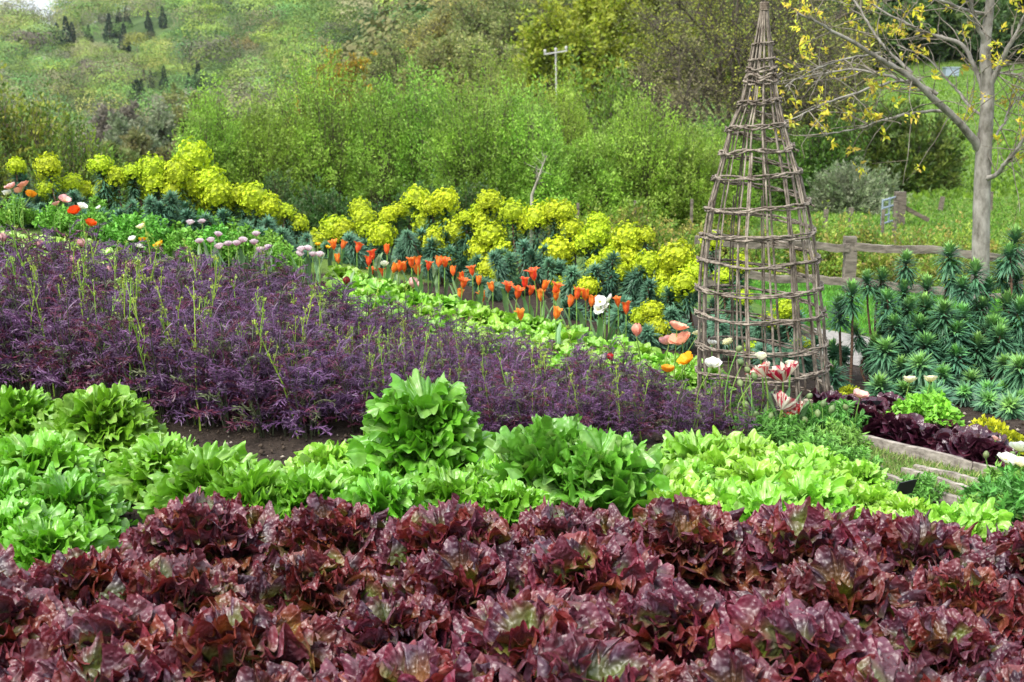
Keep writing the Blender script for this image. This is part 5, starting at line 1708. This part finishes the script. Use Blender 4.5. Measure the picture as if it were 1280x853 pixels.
shrub_at('hawthorn_bush', 1020, 180, 110, 34, 1302, 500, 30, .12, [(.08, .18, .02), (.12, .22, .03)], 'green bush half hidden behind the obelisk', 'bush', up=.3, spray=.12, twr=.02, lw=.55)
for k, (px, yt, wp, d, cs, lab) in enumerate([(770, 108, 130, 33, [(.11, .22, .03), (.14, .26, .03)], 'green bush below the yellow-green oak'), (840, 120, 130, 32, [(.10, .20, .03), (.15, .22, .05)], 'green bush between the oak and the obelisk'), (910, 150, 110, 30, [(.08, .17, .025), (.12, .20, .03)], 'dark green bush just behind the obelisk rods')]):
    shrub_at('thicket_bush', px, yt, wp, d, 1310 + k, 600, 30, .12, cs, lab, 'bush', 'bushes of the thicket', up=.4, spray=.12, twr=.018, lw=.5, twigc=(.6, .55, .5))
# dead pale sapling
p = on_ground(664, 11.0)
mb = MB(); a = at(662, 252, 11) - p; b = at(682, 198, 11) - p
c = np.linspace(0, 1, 8)[:, None] * (b - a) + a; c[0] = [0, 0, 0]
tube(mb, c, np.linspace(.016, .005, 8), 6, (1.2, 1.2, 1.1), bump=.05)
q = c[RNG.integers(3, 8, 40)]; E = q + RNG.normal(0, .05, (40, 3)) + [0, 0, .03]
segs(mb, q, E, .003, .0015, 3, (1.1, 1.1, 1.0))
tag(link('dead_sapling', mb.mesh('dead_sapling', M_BARK), None, p), 'thin dead leaning sapling with pale lichen behind the yellow euphorbias', 'sapling')


# ------------------------------------------------------------------ middle distance trees
def tree_at(name, px, ytop, wpx, d, seed, nlimb, ntw, nfine, leaf, per, cols, lab, cat='tree', group=None, tr_=.02, **kw):
    g = on_ground(px, d)
    H = at(px, ytop, d)[2] - g[2]
    w_ = wpx / FPX * d
    lm, wm = tree_meshes(seed, H, w_, H * kw.pop('th', .3), H * tr_, nlimb, ntw, nfine, leaf, per, cols, **kw)
    e = link(name, None, None, g)
    link('trunk', wm, e)
    if lm: link('crown', lm, e)
    return tag(e, lab, cat, group)


OLV = [(.21, .25, .07), (.27, .28, .09), (.17, .22, .06)]
TAN = [(.27, .26, .08), (.34, .30, .08), (.23, .23, .08)]
BARK2 = (.62, .58, .52)
for k, (px, yt, wp, d, cs, lab) in enumerate([(520, 8, 130, 90, OLV, 'thin pale tree at the edge of the far hill'), (572, -5, 120, 85, TAN, 'bronze budding tree, second in the pale line'), (625, -30, 130, 82, OLV, 'grey-green twiggy tree left of the utility pole'),
                                              (678, -40, 130, 78, OLV, 'tall bare grey tree behind the utility pole'), (560, 45, 110, 70, OLV, 'lower grey-green tree before the bronze ones'), (640, 50, 120, 66, OLV, 'lower twiggy tree beneath the bare grey one'), (720, 40, 110, 64, OLV, 'twiggy tree right of the utility pole')]):
    tree_at('budding_tree', px, yt, wp, d, 1400 + k, 34, 900, 2600, .20, 5, cs, lab, 'tree', 'pale budding trees behind the hedge', tw=.022, bark=BARK2, wander=.13, base_frac=.05)
tree_at('orange_tree', 412, 62, 90, 60, 1420, 24, 500, 1200, .18, 8, [(.42, .28, .02), (.36, .27, .03), (.30, .28, .03)], 'small tree with orange-yellow young leaves above the sallows', tw=.015, wander=.14, base_frac=.1)
tree_at('oak_tree', 790, -75, 230, 52, 1421, 50, 1300, 4200, .20, 12, [(.25, .32, .025), (.31, .36, .03), (.19, .27, .02), (.34, .40, .045)], 'large yellow-green budding oak behind the thicket', tw=.02, wander=.10, base_frac=.12)
tree_at('bare_tree', 915, -90, 260, 36, 1422, 46, 1600, 5200, .075, 3, [(.25, .30, .05), (.32, .34, .05), (.18, .23, .05)], 'large bare twiggy tree spreading behind the obelisk tip', tw=.014, wander=.13, base_frac=.12, droop=.15, th=.25)
tree_at('bare_tree', 1015, -60, 190, 42, 1423, 36, 1200, 3800, .085, 3, [(.22, .22, .05), (.20, .20, .05)], 'bare twiggy tree right of the obelisk tip', tw=.014, wander=.13, base_frac=.15, droop=.15)
tree_at('bare_shrub_tree', 855, 62, 140, 34, 1424, 30, 900, 2600, .07, 2, [(.24, .24, .10), (.28, .26, .12)], 'pale bare thorn tree left of the obelisk', tw=.011, wander=.15, base_frac=.0, th=.15)
DKG = [(.05, .10, .025), (.07, .13, .03), (.09, .14, .03)]
for k, (px, yt, wp, d, lab) in enumerate([(1010, -60, 150, 112, 'dark woodland tree at the left top of the meadow'), (1080, -80, 150, 115, 'dark woodland tree, second along the meadow top'), (1150, -75, 150, 118, 'dark woodland tree above the water tank'), (1220, -85, 150, 115, 'dark woodland tree behind the pale trunk top'), (1290, -80, 150, 112, 'dark woodland tree at the upper right corner'),
                                          (1050, 20, 130, 105, 'lower dark tree at the meadow edge, left'), (1120, 15, 130, 108, 'lower dark tree at the meadow edge, middle'), (1255, 30, 140, 106, 'lower dark tree at the meadow edge, right')]):
    tree_at('woodland_tree', px, yt, wp, d, 1440 + k, 30, 900, 2600, .5, 9, DKG, lab, 'tree', 'dark trees above the meadow', tw=.03, wander=.12, base_frac=.02, mat=M_LEAF)
GRW = [(.20, .24, .13), (.16, .21, .10), (.24, .26, .16)]
for k, (px, yt, wp, d, cs, lab) in enumerate([(146, 132, 70, 110, [(.15, .13, .10), (.18, .16, .12)], 'bare purplish tree in the valley left of the dark spruce'), (172, 150, 70, 100, GRW, 'pale grey-green willow in the valley, left one'), (205, 140, 80, 105, GRW, 'pale grey-green willow in the valley, right one'), (185, 172, 90, 80, [(.18, .19, .07), (.22, .20, .08)], 'low brown-green tree in the valley behind the euphorbias'), (235, 120, 90, 120, OLV, 'olive tree in the valley beside the sallow hedge'), (140, 178, 70, 78, OLV, 'low olive tree behind the left hawthorn')]):
    tree_at('valley_tree', px, yt, wp, d, 1460 + k, 26, 600, 1500, .36, 8, cs, lab, 'tree', 'trees in the valley', tw=.03, wander=.13, base_frac=.02, bark=BARK2)


# ------------------------------------------------------------------ wooded hill
def far_crowns(mb, C, W_, H_, cols, n, rng, leaf):
    m = len(C)
    d = norm(rng.normal(0, 1, (m, n, 3))); d[..., 2] = np.where(d[..., 2] < -.25, -d[..., 2], d[..., 2])
    lump = 1 + .22 * np.sin(d[..., 0] * 5 + rng.uniform(0, 6, (m, 1))) * np.sin(d[..., 1] * 5 + rng.uniform(0, 6, (m, 1))) + .15 * np.sin(d[..., 2] * 7 + rng.uniform(0, 6, (m, 1)))
    r = (.62 + .38 * rng.random((m, n)) ** .5) * lump
    P = C[:, None] + d * r[..., None] * np.stack([W_ / 2, W_ / 2, H_ * .42], -1)[:, None] + np.stack([0 * H_, 0 * H_, H_ * .55], -1)[:, None]
    Nn = norm(d + np.array([0, 0, .25]) + rng.normal(0, .22, d.shape)).reshape(-1, 3)
    D = norm(np.cross(Nn, rdir(len(Nn), rng))); S_ = np.cross(Nn, D)
    cc = np.repeat(cols, n, 0) * rng.uniform(.92, 1.08, (m * n, 1))
    lf = np.repeat(leaf * W_, n) * rng.uniform(.6, 1.3, m * n)
    diamonds(mb, P.reshape(-1, 3), D, S_, lf, lf * .75, cc, fold=.1)


SPRUCE = [(174, 128, 38), (189, 99, 15), (206, 98, 20), (237, 106, 20), (249, 96, 26), (73, 49, 26), (85, 47, 34), (92, 50, 28), (66, 52, 24), (128, 17, 15), (149, 19, 13), (159, 22, 18), (156, 48, 24), (138, 37, 26), (148, 34, 18), (103, 35, 16), (112, 45, 18), (186, 25, 15), (189, 37, 15), (204, 22, 18), (219, 5, 9), (287, 4, 9), (273, 15, 7), (313, 6, 10), (433, 63, 16), (458, 67, 22), (484, 21, 12), (473, 3, 10), (446, 72, 16), (545, 8, 10), (178, 118, 24), (167, 124, 26)]
ROUND = [(33, 62, 62, 44, (.14, .12, .09), 'big round grey leafless tree on the left of the hill'), (110, 92, 44, 32, (.15, .13, .10), 'round purplish leafless tree lower on the hill'), (172, 55, 34, 24, (.22, .25, .05), 'bright yellow-green round tree right of the dark spruces'),
                                              (65, 30, 30, 20, (.13, .20, .05), 'fresh green round tree below the skyline'), (180, 82, 46, 26, (.20, .23, .06), 'broad olive-yellow tree above the lone spruce'), (228, 70, 40, 26, (.12, .24, .10), 'blue-green round tree at the hill middle'), (300, 60, 44, 24, (.24, .20, .07), 'bronze round tree high above the sallows'),
                                              (96, 118, 40, 28, (.08, .15, .04), 'dark green round tree at the hill foot'), (268, 98, 40, 26, (.13, .22, .07), 'green round tree behind the top of the first sallow'), (350, 40, 46, 24, (.20, .22, .06), 'pale olive tree high on the middle hill')]
KEEP = [(px, py, hp * .22, hit(px, py + hp * .8, 120, 900)[1]) for px, py, hp in SPRUCE]
KEEP += [(px, py, wp * .45, hit(px, py + hp * .7, 150, 900)[1]) for px, py, wp, hp, c, lab in ROUND]


def hides(g, s, h):
    """whether a crown of width s and height h at g would cover most of a tree kept apart"""
    px, py = project(g + np.array([0, 0, h * .97])); k = FPX / g[1]
    return any(g[1] < d + 2 and abs(px - x) < w * .5 + s * k * .12 and py < y for x, y, w, d in KEEP)


rng = np.random.default_rng(5)
PAL = np.array([(.20, .28, .06), (.25, .31, .07), (.16, .28, .06), (.22, .21, .11), (.17, .17, .11), (.13, .26, .07), (.29, .38, .06), (.11, .22, .06), (.30, .30, .08), (.19, .28, .11)])
PW = np.array([.18, .15, .14, .14, .09, .08, .07, .06, .05, .04])
C, W_, H_, cols = [], [], [], []
for k in range(9000):
    if len(C) >= 1050: break
    d = 175 * (760 / 175) ** (rng.random() ** .6)
    px = rng.uniform(-60, 760)
    if d < 260 and px > 420: continue
    if px > 520 and rng.random() < .4: continue
    g = on_ground(px, d)
    s = rng.uniform(8, 16) * (.65 + d / 800); hh_ = s * rng.uniform(.85, 1.15)
    if hides(g, s, hh_):
        s *= .5; hh_ *= .42
        if hides(g, s, hh_): continue
    C.append(g - [0, 0, 1]); W_.append(s); H_.append(hh_)
    # patches of one kind
    f = math.sin(g[0] * .021 + 1.3) + math.sin(g[1] * .017 + .4) + rng.normal(0, .9)
    cols.append(PAL[rng.choice(10, p=PW)] * rng.uniform(.6, 1.35))
mb = MB()
far_crowns(mb, np.array(C), np.array(W_), np.array(H_), np.array(cols), 1000, rng, .032)
tag(link('woods', mb.mesh('woods', M_FAR, smooth=False)), 'mixed spring woodland covering the far hillside', 'woodland', kind='stuff')
# the wooded slope behind the right meadow, seen between the trunks
C, W_, H_, cols = [], [], [], []
for k in range(420):
    d = math.exp(rng.uniform(math.log(118), math.log(330))); px = rng.uniform(430, 1420)
    g = on_ground(px, d); C.append(g - [0, 0, .6]); s = rng.uniform(6, 10); W_.append(s); H_.append(s * rng.uniform(.9, 1.3))
    cols.append(np.array([(.06, .11, .03), (.09, .13, .04), (.13, .14, .05), (.16, .15, .06)])[rng.integers(0, 4) if px < 900 else rng.integers(0, 2)])
mb = MB()
far_crowns(mb, np.array(C), np.array(W_), np.array(H_), np.array(cols), 300, rng, .085)
tag(link('woods', mb.mesh('woods', M_FAR, smooth=False)), 'darker woodland on the slope behind the meadow', 'woodland', kind='stuff')

# round trees one can tell apart on the hill
for k, (px, py, wp, hp, c, lab) in enumerate(ROUND):
    g = hit(px, py + hp * .7, 150, 900)
    m_ = g[1] / FPX
    mb = MB(); far_crowns(mb, np.array([[0, 0, 0.]]), np.array([wp * m_]), np.array([hp * m_ * 1.3]), np.array([c]), 900, np.random.default_rng(1500 + k), .06)
    e = link('round_tree', None, None, g)
    link('crown', mb.mesh('crown', M_FAR, smooth=False), e)
    mb = MB(); tube(mb, [[0, 0, -1], [.1, 0, hp * m_ * .25], [0, .1, hp * m_ * .55]], [.4, .32, .15], 7, (.8, .75, .7)); link('trunk', mb.mesh('trunk', M_TWIG), e)
    tag(e, lab, 'tree', 'round trees on the hill')


def spruce_mesh(seed, n=900):
    rng = np.random.default_rng(seed)
    mb = MB()
    z = rng.random(n) ** 1.4
    tier = .75 + .25 * np.abs(np.sin(z * 24))
    r = (1 - z) ** .8 * .21 * tier * rng.random(n) ** .35 * (1 + .25 * np.sin(z * 9 + seed))
    a = rng.uniform(0, 6.28, n)
    P = np.stack([r * np.cos(a), r * np.sin(a), .06 + z * .94], 1)
    D = norm(np.stack([np.cos(a), np.sin(a), -.35 + 0 * a], 1) + rng.normal(0, .3, (n, 3)))
    diamonds(mb, P, D, side_of(D, rng), .085 * (1.1 - z * .6), .045, np.array((.034, .060, .036)) * rng.uniform(.6, 1.4, (n, 1)))
    m1 = mb.mesh('crown', M_FAR, smooth=False)
    mb = MB(); tube(mb, [[0, 0, -.05], [0, 0, .5], [0, 0, .97]], [.018, .012, .003], 6, (.5, .45, .4))
    return m1, mb.mesh('trunk', M_TWIG)


SP = [spruce_mesh(1600 + s) for s in range(3)]
got = []
for px, py, hp in SPRUCE:
    g = hit(px, py + hp * .8, 120, 900)
    s = hp * g[1] / FPX * 1.5
    e = link('spruce', None, None, g, (0, 0, J(0, 6.28)), (s * 1.0, s * 1.0, s))
    a, b = SP[int(RNG.integers(0, 3))]
    link('crown', a, e); link('trunk', b, e)
    got.append(e)
label_row(got, 'dark pointed spruce on the wooded hill, {n} from the left', 'spruce', 'dark spruces on the hill')
bpy.context.view_layer.update()
